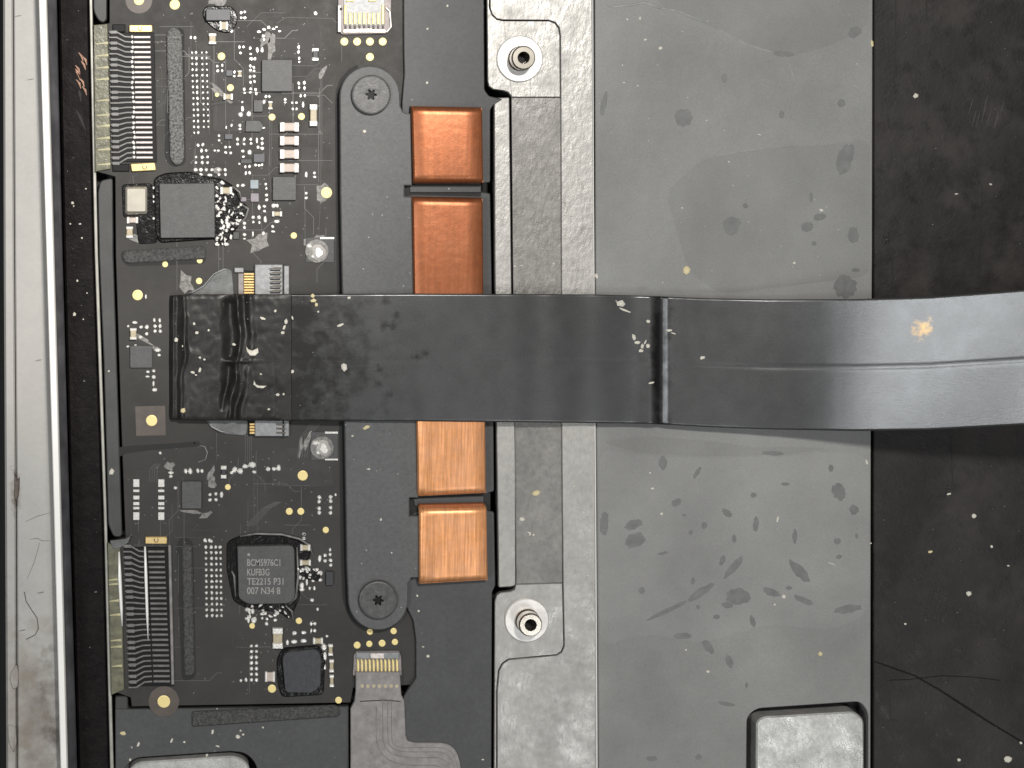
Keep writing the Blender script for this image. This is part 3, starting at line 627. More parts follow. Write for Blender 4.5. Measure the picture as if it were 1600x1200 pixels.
build('pin_bed', MB().box(377, 423, 397.5, 462, 0, 2.5, .4), 'black', rc); build('pin_bed', MB().box(388, 656, 403, 681, 0, 2.5, .4), 'black', rc)
build('connector_ear', MB().box(366, 418, 381, 426, 0, 6, 1), 'shield', rc); build('connector_ear', MB().box(372, 427, 381, 460, 0, 4, 1), 'pinkframe', rc)
lb = thing('clear_film', 'wrinkled translucent film peeking from under the black ribbon, upper side', 'film', 330, 440, 1)
build('film_sheet', MB().prism(rpoly([(293, 463), (318, 448), (336, 428), (352, 420), (362, 421), (366, 462)], 6, 4), .6, 3.2, 1.0), 'film', lb)
build('film_fold', MB().tube([(292, 460, 2.6), (304, 455, 3), (318, 447, 3.4), (334, 428, 3.4), (350, 420.5, 3.2), (360, 421, 3)], [1, 2.2, 1.4, 1.0, 1.6, 1], 6), 'shield', lb, smooth=True)
lb2 = thing('clear_film', 'wrinkled translucent film peeking from under the black ribbon, lower side', 'film', 350, 672, 1)
build('film_sheet', MB().prism(rpoly([(322, 655), (330, 668), (350, 678), (385, 681), (388, 655)], 6, 4), .6, 3.2, 1.0), 'film', lb2)
build('film_fold', MB().tube([(324, 657, 3), (331, 667, 3.4), (345, 674, 3.4), (366, 677, 3)], [1, 1.8, 2.0, 1], 6), 'shield', lb2, smooth=True)

# small top connector (part of the board) -------------------------------------
tcn = build('flex_connector', MB().prism(rpoly([(527, -60), (612, -60), (611, 44, 6), (604, 53, 4), (534, 54), (529, 48)], 2, 3), 0, 5, .8), 'pinkframe', board)
build('connector_bed', MB().box(537, -50, 601, 40, 5, 6.2, .4), 'shield', tcn)
for i in range(9):
    x = 540+i*7.3
    build('pin', MB().box(x-2.2, 20 if i not in (0, 8) else 8, x+2.2, 38, 6.2, 9.5, .8), 'gold', tcn)
    build('pin', MB().box(x-1.6, 39.5, x+1.4, 44.5, 5, 7, .4), 'tracedark', tcn)
for x in (547, 582): build('pin', MB().box(x-6, -8, x+6, 2.5, 6.2, 9, .8), 'gold', tcn)
build('latch', MB().box(536, 45, 603, 51.5, 5, 8.5, 1), 'contact', tcn); build('latch_tab', MB().box(558, 45, 580, 50, 8.5, 9.5, .4), 'solder', tcn)
build('end_clip', MB().tube([(603, 12, 7), (609, 18, 7), (611, 42, 7), (604, 50, 7)], 1.4, 6), 'contact', tcn); build('side_wall', MB().box(528, 8, 533, 50, 5, 9, .8), 'contact', tcn)
build('end_hole', MB().prism(circ(532.5, 14, 2.4, 10), 9, 9.5), 'black', tcn)
# bottom connector + its flex
bcn = build('flex_connector', MB().prism(rpoly([(553, 1024), (557, 1018), (624, 1017), (627, 1028), (628, 1056), (551, 1056)], 2, 3), 0, 5, .8), 'pinkframe', board)
build('latch', MB().box(556, 1019, 624, 1030, 5, 8, 1), 'shield', bcn); build('latch_tab', MB().box(579, 1021, 600, 1029, 8, 9, .4), 'contact', bcn)
for i in range(11):
    x = 559.5+i*6.1
    build('pin', MB().line([(x-1, 1030), (x, 1034), (x+.4, 1050)], [1.8, 3.6, 3.2], 5, 8.5, .7), 'gold', bcn)
fx = thing('flex_cable', 'brownish grey flex cable leaving the small connector at the bottom', 'flex cable', 600, 1130, 2, 'flex cable tails')
def bez(p0, p1, p2, p3, n=8): return [tuple(Vector(p0)*(1-t)**3+Vector(p1)*3*t*(1-t)**2+Vector(p2)*3*t*t*(1-t)+Vector(p3)*t**3) for t in [k/n for k in range(n+1)]]
fpoly = [(556, 1050), (625, 1050), (627, 1085), (632, 1096), (634, 1148)]+bez((636, 1156), (642, 1163), (668, 1160), (690, 1161))+bez((700, 1163), (712, 1168), (718, 1180), (720, 1200))+[(722, 1400), (548, 1400), (548, 1108), (554, 1096), (556, 1080)]
build('flex_film', MB().prism(fpoly, 5, 13, 1.0), 'flexgrey', fx)
for dx, dy, w in ((0, 0, 1.2), (8, -9, 1.0), (-10, 12, 1.4), (14, -16, .9)):
    pts = [(598+dx, 1092+max(0, dy)), (598+dx, 1150)]+bez((599+dx, 1160), (604+dx, 1180+dy*.5), (625+dx, 1184+dy), (650, 1184+dy))+bez((672, 1184+dy), (700-dy*.7, 1182+dy), (707-dy*.6, 1195+dy), (708-dy*.6, 1240))
    build('flex_lead', MB().line(pts, w, 12.9, 13.6), 'scratch', fx)
for i in range(7): build('flex_pad', MB().prism(circ(566+i*9, 1072, 3, 10), 12.9, 13.4), 'captan', fx)
build('flex_fold', MB().line([(562, 1096), (600, 1094), (626, 1096)], 1.6, 12.9, 13.5), 'tracedark', fx)

# ------------------------------------------------------------------ heat spreader, clamp bar, copper pads, screws
hs = thing('heat_spreader', 'flat dark grey spreader plate under the copper pads beside the metal bracket', 'heat spreader', 700, 600, 0)
hp = [(630, -200), (755, -200), (757, 140), (764, 150), (786, 155), (770, 165), (766, 172), (766, 285), (750, 286), (750, 300), (766, 302), (770, 540), (772, 768), (762, 770), (762, 798), (772, 800), (774, 915), (769, 925), (767, 1400), (630, 1400), (630, 1090), (640, 1074), (650, 1060), (650, 1000), (646, 970), (636, 950), (628, 930), (628, 160), (632, 115), (631, 80)]
build('plate', MB().prism(rpoly(hp, 3, 3), 0.6, 9, 1.2), 'spread', hs)
build('slot', MB().prism(rpoly([(630, 284, 6), (752, 288), (752, 307), (645, 305), (632, 308, 6)], 2, 3), 8.9, 9.5), 'groove', hs)
build('slot', MB().prism(rpoly([(637, 774, 6), (766, 770), (766, 797), (652, 800), (638, 806, 6)], 2, 3), 8.9, 9.5), 'groove', hs)
build('slot_bar', MB().prism(rect(640, 291, 752, 301), 9.5, 13, 1.2), 'spread', hs); build('slot_bar', MB().prism([(646, 779), (756, 775), (756, 788), (648, 791)], 9.5, 13, 1.2), 'spread', hs)
build('edge_line', MB().line([(757, -150), (757, 138)], 3, 9, 9.5), 'groove', hs) if False else None
cb = thing('clamp_bar', 'dark grey clamp bar with round lobes holding the copper pads down', 'clamp bar', 590, 540, 0)
ch = [circ(0, 0, 1, 4)]
def lobe(cx, cy, r, a0, a1, n=14): return [(cx+r*cos(radians(a0+(a1-a0)*k/n)), cy+r*sin(radians(a0+(a1-a0)*k/n))) for k in range(n+1)]
cpoly = lobe(578, 150, 47, 182, 362, 20)+[(625.5, 165), (629, 174), (634, 177), (642, 177), (644, 290), (632, 290), (632, 307), (646, 308), (650, 540), (654, 778), (640, 778), (640, 806), (656, 806), (657, 903), (643, 903), (638, 912), (637.5, 938)]+lobe(591, 938, 46.5, 4, 176, 20)+[(542, 880), (537, 560), (532, 300)]
build('bar_body', MB().prism(cpoly, 6, 22, 1.6), 'bar', cb)
def screw(cx, cy, label):
    s = thing('screw', label, 'screw', cx, cy, 22, 'torx screws of the clamp bar')
    build('recess_ring', MB().rings(cx, cy, [(37, 22.0), (37, 22.4), (30, 22.4)], 40, 22, cap=False), 'tracedark', s) if False else None
    star = lambda a: 7.2+1.9*cos(6*a+.4)
    build('head', MB().rings(cx, cy, [(30.5, 22), (30.5, 28), (29.3, 29.6), (27.5, 30.2), (11, 30.2), (star, 30.0), (star, 24)], 60, 30), 'screw', s)
    build('drive_floor', MB().rings(cx, cy, [(9.5, 23.8), (9.5, 24.2)], 16, 30), 'black', s)
screw(580, 148, 'dark grey torx screw in the upper lobe of the clamp bar')
screw(591, 938, 'dark grey torx screw in the lower lobe of the clamp bar')
def copper(q, label, mat='copper', side=True, rt=True, rb=True):
    """q = corners TL TR BR BL; rounded top and bottom folds"""
    o = thing('copper_pad', label, 'copper pad', (q[0][0]+q[1][0])/2, (q[0][1]+q[2][1])/2, 9, 'copper pads along the clamp bar')
    mb = MB(); prof = []
    H = (q[3][1]-q[0][1])
    if rt: prof += [(0.0, 10), (0.3/H, 20), (2.0/H, 27), (5/H, 30.5), (9/H, 32), (14/H, 32.2)]
    else: prof += [(0.0, 10), (.1/H, 32.2)]
    prof += [(.5, 32.0)]
    if rb: prof += [(1-14/H, 32.4), (1-9/H, 32.2), (1-5/H, 30.5), (1-2/H, 27), (1-.3/H, 20), (1, 10)]
    else: prof += [(1-.1/H, 32.2), (1, 10)]
    cols = [0, .012, .03, .25, .5, .75, .97, .988, 1]
    dz = [-6, -1.2, 0, -.25, .1, -.2, 0, -1.2, -6]
    n = len(cols); o0 = len(mb.v)
    for t, z in prof:
        for k, u in enumerate(cols):
            a = Vector(q[0])*(1-t)+Vector(q[3])*t; b = Vector(q[1])*(1-t)+Vector(q[2])*t; p = a*(1-u)+b*u
            w_ = W(p.x, p.y, 32); mb.v.append((w_.x, w_.y, max(9.5, z+dz[k])))
    for r in range(len(prof)-1):
        for k in range(n-1): mb.face((o0+r*n+k, o0+(r+1)*n+k, o0+(r+1)*n+k+1, o0+r*n+k+1))
    build('copper_wrap', mb, mat, o, smooth=True)
    c_ = MB().prism([(q[0][0]+1, q[0][1]+2), (q[1][0]-1, q[1][1]+2), (q[2][0]-1, q[2][1]-2), (q[3][0]+1, q[3][1]-2)], 9.2, 26)
    build('core', c_, 'copperdark', o)
    return o
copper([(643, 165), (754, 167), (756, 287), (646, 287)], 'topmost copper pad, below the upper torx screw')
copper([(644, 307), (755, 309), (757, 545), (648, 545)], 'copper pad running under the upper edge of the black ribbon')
copper([(649, 552), (758, 552), (760, 772), (653, 777)], 'copper pad emerging below the lower edge of the black ribbon', 'copperlit')
p4 = copper([(655, 793), (761, 791), (763, 908), (655, 914)], 'bottom copper pad, beside the lower torx screw', 'copperlit')
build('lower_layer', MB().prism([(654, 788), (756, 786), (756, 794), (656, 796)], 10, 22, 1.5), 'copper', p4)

# ------------------------------------------------------------------ metal bracket with standoffs
br = thing('metal_bracket', 'crinkled silver metal bracket with two threaded posts', 'bracket', 850, 600, -6)
build('flange', MB().prism([(766, -200), (766, 12), (769, 22), (776, 29), (786, 31), (858, 31.5), (868, 35), (874, 43), (876, 56), (877, 300), (878, 700), (880, 900), (882, 1010), (878, 1019), (870, 1024), (795, 1031), (786, 1037), (780, 1048), (777, 1080), (777, 1400), (931, 1400), (930.5, 1000), (929, 600), (925, 0), (924, -200)], -8, 5, 1.0), 'zinc', br)
build('upper_tab', MB().prism(rpoly([(759, -200), (765, -200), (765, 12), (769, 23), (776, 30), (786, 32), (858, 32.5), (867, 36), (873, 44), (875, 56), (875.8, 152), (799, 152), (797, 146, 3), (790, 142, 4), (766, 139, 6), (762, 130, 4)], .1, 1), -8, 2.8, 1.2), 'zinc', br)
build('lower_tab', MB().prism([(806, 913), (879, 911), (881, 1008), (877, 1018), (870, 1023), (794, 1030), (785, 1036), (779, 1047), (776, 1080), (776, 1400), (771, 1400), (773, 940), (776, 930), (782, 926), (798, 924), (804, 921)], -8, 2.8, 1.2), 'zinc', br)
build('recess_panel', MB().prism([(799, 152.5), (876, 152.5), (877.5, 600), (879, 910.5), (806.5, 912.5), (803, 600)], -8, .4, .6), 'zincdark', br)
build('lip', MB().prism(rpoly([(772, 153), (796, 152), (800, 500), (805.5, 700), (806, 914), (800, 917), (779, 918), (776, 700), (773, 400)], 2.5, 3), -8, 8, 1.4), 'zinc', br)
build('edge_fold', MB().loft([-200, 300, 700, 1000, 1400], [([924, 925.5, 928, 929.6, 931], 3), ([925, 926.6, 929.3, 931.3, 933], 6.5), ([926, 927.8, 930.6, 932.6, 934.5], 6.0), ([926.5, 928.3, 931, 933, 935], -4)]), 'bezel', br)
def standoff(cx, cy, r):
    w_ = build('washer', MB().rings(cx, cy, [(r, 2.8), (r, 5.5), (r-1.5, 7), (22, 7)], 44, 5, cap=True), 'washer', br)
    build('post', MB().rings(cx, cy, [(19.5, 7), (19.5, 14), (17, 17), (17, 20), (18.5, 22), (18.5, 37), (16.5, 40), (9.5, 40), (8.5, 38), (8.5, 14)], 40, 7), 'steel', br, smooth=False)
    build('bore', MB().rings(cx, cy, [(8.4, 14.5), (8.4, 15)], 16, 7), 'black', br)
standoff(812, 92, 36); standoff(823, 969, 35)

# ------------------------------------------------------------------ grey cover sheet, black cell, tabs
cv = thing('cover_sheet', 'large matt grey cover sheet with dark damp stains right of the bracket', 'cover sheet', 1145, 600, -30)
cvp = [(929, -200), (1364, -200), (1363, 400), (1361, 700), (1360, 1400), (1357, 1400), (1357, 1112, 12), (1344, 1096, 8), (1182, 1107, 10), (1167, 1120, 10), (1165, 1400), (936, 1400), (934, 1000), (931, 600)]
build('sheet', MB().prism(cvp, -30, -2, 1.2), 'foil', cv)
zf = ZM(930, 700, 3.636); zt = ZM(900, 0, 2.286)
st = [(zf, 3.636, l) for l in [(52,430,50,130,.1),(220,435,110,50,-.4),(225,525,125,75,-.3),(462,310,55,40,-.6),(505,382,25,16,.2),(620,440,35,40,0),(750,370,65,35,.6),(543,480,22,26,0),(913,435,34,85,.05),(790,515,24,45,0),(1135,500,28,80,.05),(385,598,58,16,-.2),(722,640,30,60,.3),(555,755,22,40,.1),(785,680,150,40,-.85),(600,820,170,42,-.6),(410,925,260,26,-.45),(265,810,36,40,0),(1160,700,165,58,.78),(1000,820,105,40,.35),(1183,865,120,34,.42),(1100,795,35,24,0),(810,845,140,90,0),(750,893,65,38,.1),(1385,250,75,100,-.5),(1470,352,52,56,0),(1375,530,40,36,0),(1385,618,34,24,0),(1485,500,18,30,0),(1440,915,150,46,-.15),(895,985,30,70,-.3),(585,905,24,24,0),(900,268,36,30,0),(1340,115,28,40,0),(1080,205,45,20,.1),(690,960,40,24,0),(580,140,75,26,-1.0),(1010,30,130,26,.05),(385,85,45,80,0)]]
st += [(zt, 2.286, l) for l in [(530,280,18,32,0),(948,368,28,28,0),(995,115,50,36,-.6),(385,420,60,60,0),(960,570,55,110,.35),(840,705,12,40,0),(735,410,18,28,0),(825,810,45,34,-.2),(870,775,45,26,-.3),(990,840,38,58,0),(555,805,62,64,0),(605,735,18,18,0),(850,870,18,16,0),(962,1025,80,80,0),(740,192,80,18,.1),(1000,965,28,14,0),(100,370,18,90,.2)]]
st += [(ZM(1000, 700, 2.4), 2.4, l) for l in [(160,705,70,24,0),(255,745,30,60,-.7),(335,800,26,50,-.3),(325,960,60,14,.2),(400,890,10,20,0),(45,1165,40,20,0),(220,1160,24,20,0)]]
for pts, mt in (([(1112, 42), (1160, 62), (1200, 78), (1240, 88), (1300, 70), (1358, 40), (1358, -30), (1010, -30), (1030, 8)], 'sheendark'),
                ([(1100, 247), (1160, 238), (1230, 230), (1300, 226), (1359, 216), (1359, 300), (1359, 432), (1290, 440), (1180, 452), (1130, 460), (1080, 430), (1060, 370), (1040, 300)], 'sheendark'),
                ([(1140, 470), (1180, 453), (1260, 444), (1330, 428), (1359, 424), (1359, 475)], 'sheenpale'),
                ([(936, 700), (1000, 712), (1100, 716), (1220, 714), (1300, 706), (1358, 712), (1357, 960), (1300, 985), (1200, 975), (1100, 1005), (1010, 990), (937, 1010)], 'sheenpale'),
                ([(935, 690), (1010, 682), (1120, 690), (1180, 700), (1250, 698), (1300, 702), (1220, 711), (1100, 713), (1000, 708)], 'sheendark')):
    build('sheen_patch', MB().prism(rpoly(pts, 22, 5), -2.5, -1.93+.012*len(pts)), mt, cv)  # broad sheen of the sheet, painted as paler and darker patches
for Z, s_, (x, y, w, h, r) in st:
    px, py = Z(x, y)
    build('stain', MB().lump(px, py, w/s_, h/s_, -2.4, -1.66+.006*random.random()*20, 22, .16, rot=r, c=.2), 'stain', cv)
def wr(pts, r): build('wrinkle', MB().tube([(x, y, -2.6) for x, y in pts], r, 8, flat=.8), 'wrinkle', cv, smooth=True)
wr([(932, -6), (945, 5), (958, 11), (985, 8), (1006, 4), (1030, 12), (1060, 18), (1090, 30), (1110, 38)], [.8, 1.5, 2.2, 2.0, 2.4, 2.0, 1.8, 1.8, .8])
wr([(1110, 38), (1140, 55), (1165, 70), (1200, 80), (1225, 87)], [.8, 1.4, 1.6, 1.6, .8])
wr([(1100, 246), (1140, 240), (1190, 232), (1250, 228)], [.8, 1.4, 1.4, .8])
wr([(1230, 92), (1240, 120), (1246, 170)], [.8, 1.3, .8])
# tab in the cut-out at the bottom right
tb = thing('metal_tab', 'bright rounded metal tab in the cut-out at bottom right of the grey sheet', 'metal tab', 1265, 1200, -44, 'metal tabs at the bottom edge')
build('tab_plate', MB().prism(rpoly([(1180, 1400), (1182, 1128, 14), (1192, 1120, 10), (1336, 1112, 16), (1350, 1124, 12), (1351, 1400)], 2, 5), -44, 3, 2.4), 'tab', tb)
tb2 = thing('metal_tab', 'pale rounded metal tab at the bottom left below the circuit board', 'metal tab', 300, 1230, -44, 'metal tabs at the bottom edge')
build('tab_plate', MB().prism(rpoly([(196, 1400), (200, 1205, 10), (214, 1191, 12), (370, 1181, 16), (390, 1194, 14), (398, 1400)], 2, 5), -44, 8, 2.4), 'tab', tb2)
# black cell
cl = thing('battery_cell', 'dusty black wrapped battery cell at the right edge behind the ribbon', 'battery cell', 1480, 600, -44)
build('wrap', MB().box(1364.5, -200, 2200, 1420, -44, -16, 2), 'cell', cl)
for pts, w in (([(1394, 400), (1396, 470)], 2), ([(1535, 290), (1532, 400), (1530, 465)], 1.4), ([(1448, 0), (1448, 30)], 1.6), ([(1400, -10), (1399, 120)], 1.2), ([(1486, 680), (1489, 760)], 1.6), ([(1390, 1080), (1392, 1125), (1403, 1126)], 1.6)):
    build('crease', MB().line(pts, w, -16.4, -15.6), 'groove', cl)
build('crack', MB().tube([(1362, 1032, -15.6), (1390, 1042, -15), (1430, 1056, -15), (1468, 1078, -15), (1505, 1102, -15), (1545, 1128, -15), (1605, 1164, -15.5)], [.8, 1.1, 1.0, 1.2, 1.7, 1.3, 1.2], 6), 'black', cl)
build('crack', MB().tube([(1385, 1063, -15.6), (1420, 1062, -15.2), (1470, 1056, -15.2), (1520, 1058, -15.2), (1563, 1063, -15.6)], .45, 6), 'black', cl)
for k in range(9):
    x = 1514+k*6+random.uniform(-3, 3); y = 172+random.uniform(-14, 14)
    build('scuff', MB().line([(x, y+16), (x+4, y), (x+7, y-10)], [.5, 1.3, .4], -16.2, -15.7), 'cellscuff', cl)
# dark sheet below the board
bs = thing('battery_cell', 'dark grey cell sheet at the bottom left below the circuit board', 'battery cell', 360, 1150, -40)
build('wrap', MB().prism([(206, 1108), (545, 1104), (546, 1400), (402, 1400), (402, 1195, 12), (384, 1176, 12), (360, 1174), (212, 1184, 10), (194, 1200, 10), (192, 1400), (182, 1400), (180, 1108)], -40, -1.5, 1.2), 'spread', bs)
fm = build('foam_strip', MB().prism(rpoly([(300, 1113), (526, 1102), (532, 1112), (530, 1120), (300, 1136)], 4, 3), -1.5, 4, 1.8), 'foamdark')
tag(fm, 'dark grainy foam strip lying below the bottom edge of the circuit board', 'foam strip')

# ------------------------------------------------------------------ black ribbon cable
def ribbon():
    o = thing('ribbon_cable', 'wide black ribbon cable crossing the picture and lifting at the right', 'ribbon cable', 800, 560, 30)
    ytop = [(262, 462), (300, 460), (640, 459), (925, 460), (1000, 462), (1030, 463), (1100, 466), (1200, 468), (1335, 467.5), (1450, 464), (1600, 453), (1800, 436), (2300, 390)]
    ybot = [(262, 655), (300, 657), (640, 658), (925, 661), (1000, 662), (1030, 663), (1100, 667), (1200, 671), (1335, 673.5), (1450, 672), (1600, 664), (1800, 646), (2300, 600)]
    zz = [(262, 4), (272, 14), (300, 18), (345, 20), (372, 21), (398, 22), (450, 24.5), (520, 28.5), (590, 32.5), (640, 34), (660, 35), (756, 35), (790, 33.5), (850, 29), (925, 23), (990, 19), (1020, 22), (1032, 18), (1045, 21), (1100, 24), (1180, 30), (1260, 47), (1330, 70), (1400, 98), (1500, 141), (1600, 184), (1800, 270), (2300, 480)]
    def ip(tab, x):
        for (a, va), (b, vb) in zip(tab, tab[1:]):
            if x <= b:
                t = max(0, (x-a)/(b-a)); t2 = t*t*(3-2*t) if tab is zz and x < 1100 else t
                return va+(vb-va)*t2
        return tab[-1][1]
    def smooth_z(x):
        if x < 1060: return ip(zz, x)
        return sum(ip(zz, x+d) for d in (-40, -25, -10, 0, 10, 25, 40))/7
    def part(name, xa, xb, nx, ny, mat, dzf, lift=0.0, th=2.2):
        mb = MB(); n = ny+1
        for lay in (0, 1):
            for i in range(nx+1):
                x = xa+(xb-xa)*i/nx
                for j in range(n):
                    v = j/ny; y = ip(ytop, x)*(1-v)+ip(ybot, x)*v
                    z = smooth_z(x)+lift+dzf(x, v)
                    p = W(x, y, z); mb.v.append((p.x, p.y, z-(th if lay else 0)))
        q = (nx+1)*n
        for i in range(nx):
            for j in range(ny):
                a = i*n+j; mb.face((a, a+1, a+n+1, a+n)); mb.face((q+a, q+a+n, q+a+n+1, q+a+1))
        for i in range(nx):
            for j in (0, ny):
                a = i*n+j; f = (a, a+n, q+a+n, q+a); mb.face(f if j == 0 else f[::-1])
        for j in range(ny):
            for i in (0, nx):
                a = i*n+j; f = (a, q+a, q+a+1, a+1); mb.face(f if i == 0 else f[::-1])
        return build(name, mb, mat, o, smooth=True)
    def g(x, c, w): return math.exp(-((x-c)/w)**2)
    def d1(x, v):             # body: mid seam, crease at x=1030
        s = -.6*g(v, .52, .010)*min(1, max(0, (x-1060)/150)) - .15*g(v, .52, .01)
        return s-2.8*g(x, 1032, 8)+.8*g(x, 1018, 8)+.5*sin(x*.021+v*3)
    part('ribbon', 436, 2300, 320, 60, 'ribbon', d1)
    from mathutils import noise as mn
    def nn(x, y, k=0.0): return mn.noise(Vector((x, y, k)))
    def d2(x, v):             # taped end, wrinkled along the connector
        y = v*200; q = 1+.9*nn(x*.01, y*.03, 3.1)
        s = 5.0*g(x, 286+6*nn(0, y*.025, 1)+3*sin(v*6), 4+1.5*nn(0, y*.06, 7))*q - 3.0*g(x, 276+3*nn(0, y*.03, 4), 4)
        bridge = 1-.8*g(v, .53+.01*nn(x*.05, 0, 2), .022)
        c = 350+10*sin(v*3.0)-16*(v-.5)+5*nn(0, y*.022, 9)
        s -= 11*g(x, c, 7+3*sin(v*5)+2*nn(0, y*.05, 11))*bridge*min(1, v*14)*min(1, max(0, (.93-v)*7))
        s += 5.5*g(x, c+12+3*nn(0, y*.04, 5), 3.2)*(.7+.6*nn(0, y*.07, 6))
        s -= 7.0*g(x, c+22+4*nn(0, y*.03, 8), 5)*bridge*(.55+.55*sin(v*7+1))
        s += 3.0*g(x, c+32+5*nn(0, y*.03, 12), 4.5)*(.6+.8*nn(0, y*.05, 13))
        s += 2.0*g(v, .53, .012)*g(x, 378, 26)
        s += 1.3*nn(x*.035, y*.03, 20)+.6*nn(x*.11, y*.09, 21)
        if x < 270: s -= (270-x)*1.2
        e = max(0, .03-v)+max(0, v-.975)
        k = 1 if x < 430 else max(0, (456-x)/26)
        return (s-e*70)*k-2.0*(1-k)
    part('taped_end', 262, 456, 130, 100, 'tape', d2, lift=2.2, th=1.0)
    return o
rb = ribbon()

# ------------------------------------------------------------------ crumbs, flakes and dust
cms = []
for k in range(6):
    mb = MB(); mb.lump(250, 260, 2, 2, 0, .8, random.choice([5, 6, 7]), .34, c=.45)
    O = W(250, 260); me = bpy.data.meshes.new('crumb')
    me.from_pydata([((x-O.x)*S, (y-O.y)*S, z*S) for x, y, z in mb.v], [], mb.f); me.materials.append(MAT['crumb'])
    me2 = me.copy(); me2.materials[0] = MAT['crumbyel']; cms.append((me, me2))
def zr(x):
    """top of the ribbon at x"""
    t = [(262, 20), (398, 25), (450, 27), (520, 29), (590, 33), (660, 36), (756, 36), (830, 24), (990, 20), (1020, 24), (1100, 25), (1180, 35), (1330, 77)]
    for (a, va), (b, vb) in zip(t, t[1:]):
        if x <= b: return va+(vb-va)*(x-a)/(b-a)
    return 80
LBL = {(307,520):'small white crumb right of the upper left fold on the taped ribbon end',(275,531):'white crumb sitting on the leftmost fold of the taped ribbon end',(312,578):'upright white crumb above a flat sliver on the left of the taped end',(301,582):'flat white sliver beside the upright crumb on the left of the taped end',(306,586):'tiny flake under the flat white sliver on the taped end',(410,497):'flat pale sliver in the upper right part of the taped end',(430,486):'round white crumb nearest the upper right corner of the taped end',(447,503):'uppermost crumb of the slanting chain of three on the taped end',(444,512):'middle crumb of the slanting chain of three on the taped end',(441,520):'lowest crumb of the slanting chain of three on the taped end',(457,497):'upright pale sliver just right of the slanting chain of three crumbs',(365,538):'pale crumb on the dark wrinkle left of the boot shaped flake',(457,580):'pale crumb at the seam between taped end and bare ribbon',(434,617):'flat pale crumb just below the curved white flake on the taped end',(286,642):'tan crumb near the lower left corner of the taped ribbon end',
(990,527):'leftmost upright crumb of the cluster left of the ribbon crease',(996,535):'flat crumb under the leftmost one in the cluster by the crease',(1003,541):'largest upright crumb in the middle of the cluster by the crease',(1001,548):'lowest flat crumb of the cluster left of the ribbon crease',(1012,540):'rightmost round crumb of the cluster left of the ribbon crease',(1008,535):'thin upright splinter in the cluster left of the ribbon crease',(1013,502):'lone small crumb above the cluster left of the ribbon crease',(1045,516):'upper of two pale slivers just right of the ribbon crease',(1052,521):'lower of two pale slivers just right of the ribbon crease',(1097,559):'lone pale crumb on the ribbon well right of the crease',(1018,598):'thin pale sliver beside the lower half of the ribbon crease',(975,484):'long thin splinter under the broad white flake on the ribbon',
(488,462):'yellow crumb topmost in the cluster at the ribbon edge by the clamp bar',(490,470):'broadest yellowish crumb, second in the cluster at the ribbon edge',(494,476):'small yellowish crumb, lowest in the cluster at the ribbon edge',
(595,812):'white speck low on the clamp bar above the lower torx screw',(569,205):'white speck on the clamp bar below the upper torx screw',(828,834):'upright white splinter low in the bracket recess',
(1000,29):'brightest white speck near the top of the grey sheet',(1008,62):'flat white speck on the upper grey sheet below the brightest one',(1032,75):'white speck on the upper grey sheet right of the flat speck',(1241,411):'pale speck on the right half of the grey sheet just above the ribbon',(1186,210):'thin pale dust streak across the middle of the upper grey sheet',(1283,328):'pale flake beside the dark streaks on the upper grey sheet',(932,431):'pale crumb where bracket edge, grey sheet and ribbon meet',(1019,763):'flat white speck at the left of the grey sheet below the ribbon',(1215,812):'upright white sliver among stains on the lower grey sheet',(1225,932):'round white speck between two slanting stains on the lower sheet',(1354,722):'upright pale crumb at the right sheet edge below the ribbon',(1106,1049):'pale speck low on the grey sheet up left of the metal tab',(1300,881):'thin pale fibre right of the thick slanting stain',
(1453,862):'flat yellowish crumb on the black cell below the ribbon',(1522,806):'round pale crumb on the black cell, upper right of the yellowish one',(1482,772):'flat pale crumb on the black cell nearest below the ribbon',(1575,884):'flat pale speck near the right end of the black cell',(1498,1187):'pale crumb at the bottom edge of the black cell left of the largest',(1575,1186):'largest pale crumb at the bottom right corner of the black cell',(1595,1160):'pale crumb at the right picture edge near the end of the crack',(1494,303):'flat pale speck on the black cell above the ribbon',(125,350):'flat white speck on the upper part of the adhesive strip',
(192,1146):'large yellowish crumb at the left below the circuit board',(372,1151):'larger crumb of the group below the dark foam strip',(332,1143):'upright pale crumb under the left end of the foam strip',(216,1163):'upright pale crumb right below the large yellowish crumb',(203,1187):'pale crumb by the upper left corner of the bottom left tab',(268,1157):'upright pale sliver above the middle of the bottom left tab',(340,1166):'flat pale sliver above the right part of the bottom left tab',(323,1180):'small pale crumb touching the top edge of the bottom left tab'}
SPK = {}
def crumb(x, y, w, h, z, label, group=None, yel=False, rot=None, name='crumb'):
    if group and (x, y) not in LBL:
        SPK.setdefault((group, label), MB()).lump(x, y, w*.9, h*.9, z-.2, z+max(.8, min(w, h)*.3), 6, .3); return
    label = LBL.get((x, y), label)
    o = link(name, random.choice(cms)[1 if yel else 0]); o.location = W(x, y, z-.3)*S
    o.scale = (w*.45, h*.45, max(1.2, min(w, h)*.35)); o.rotation_euler = (0, 0, random.uniform(-.4, .4) if rot is None else rot)
    return tag(o, label, 'crumb', group)
L1 = 'small pale crumb stuck on the black taped ribbon end'; G1 = 'pale crumbs on the taped ribbon end'
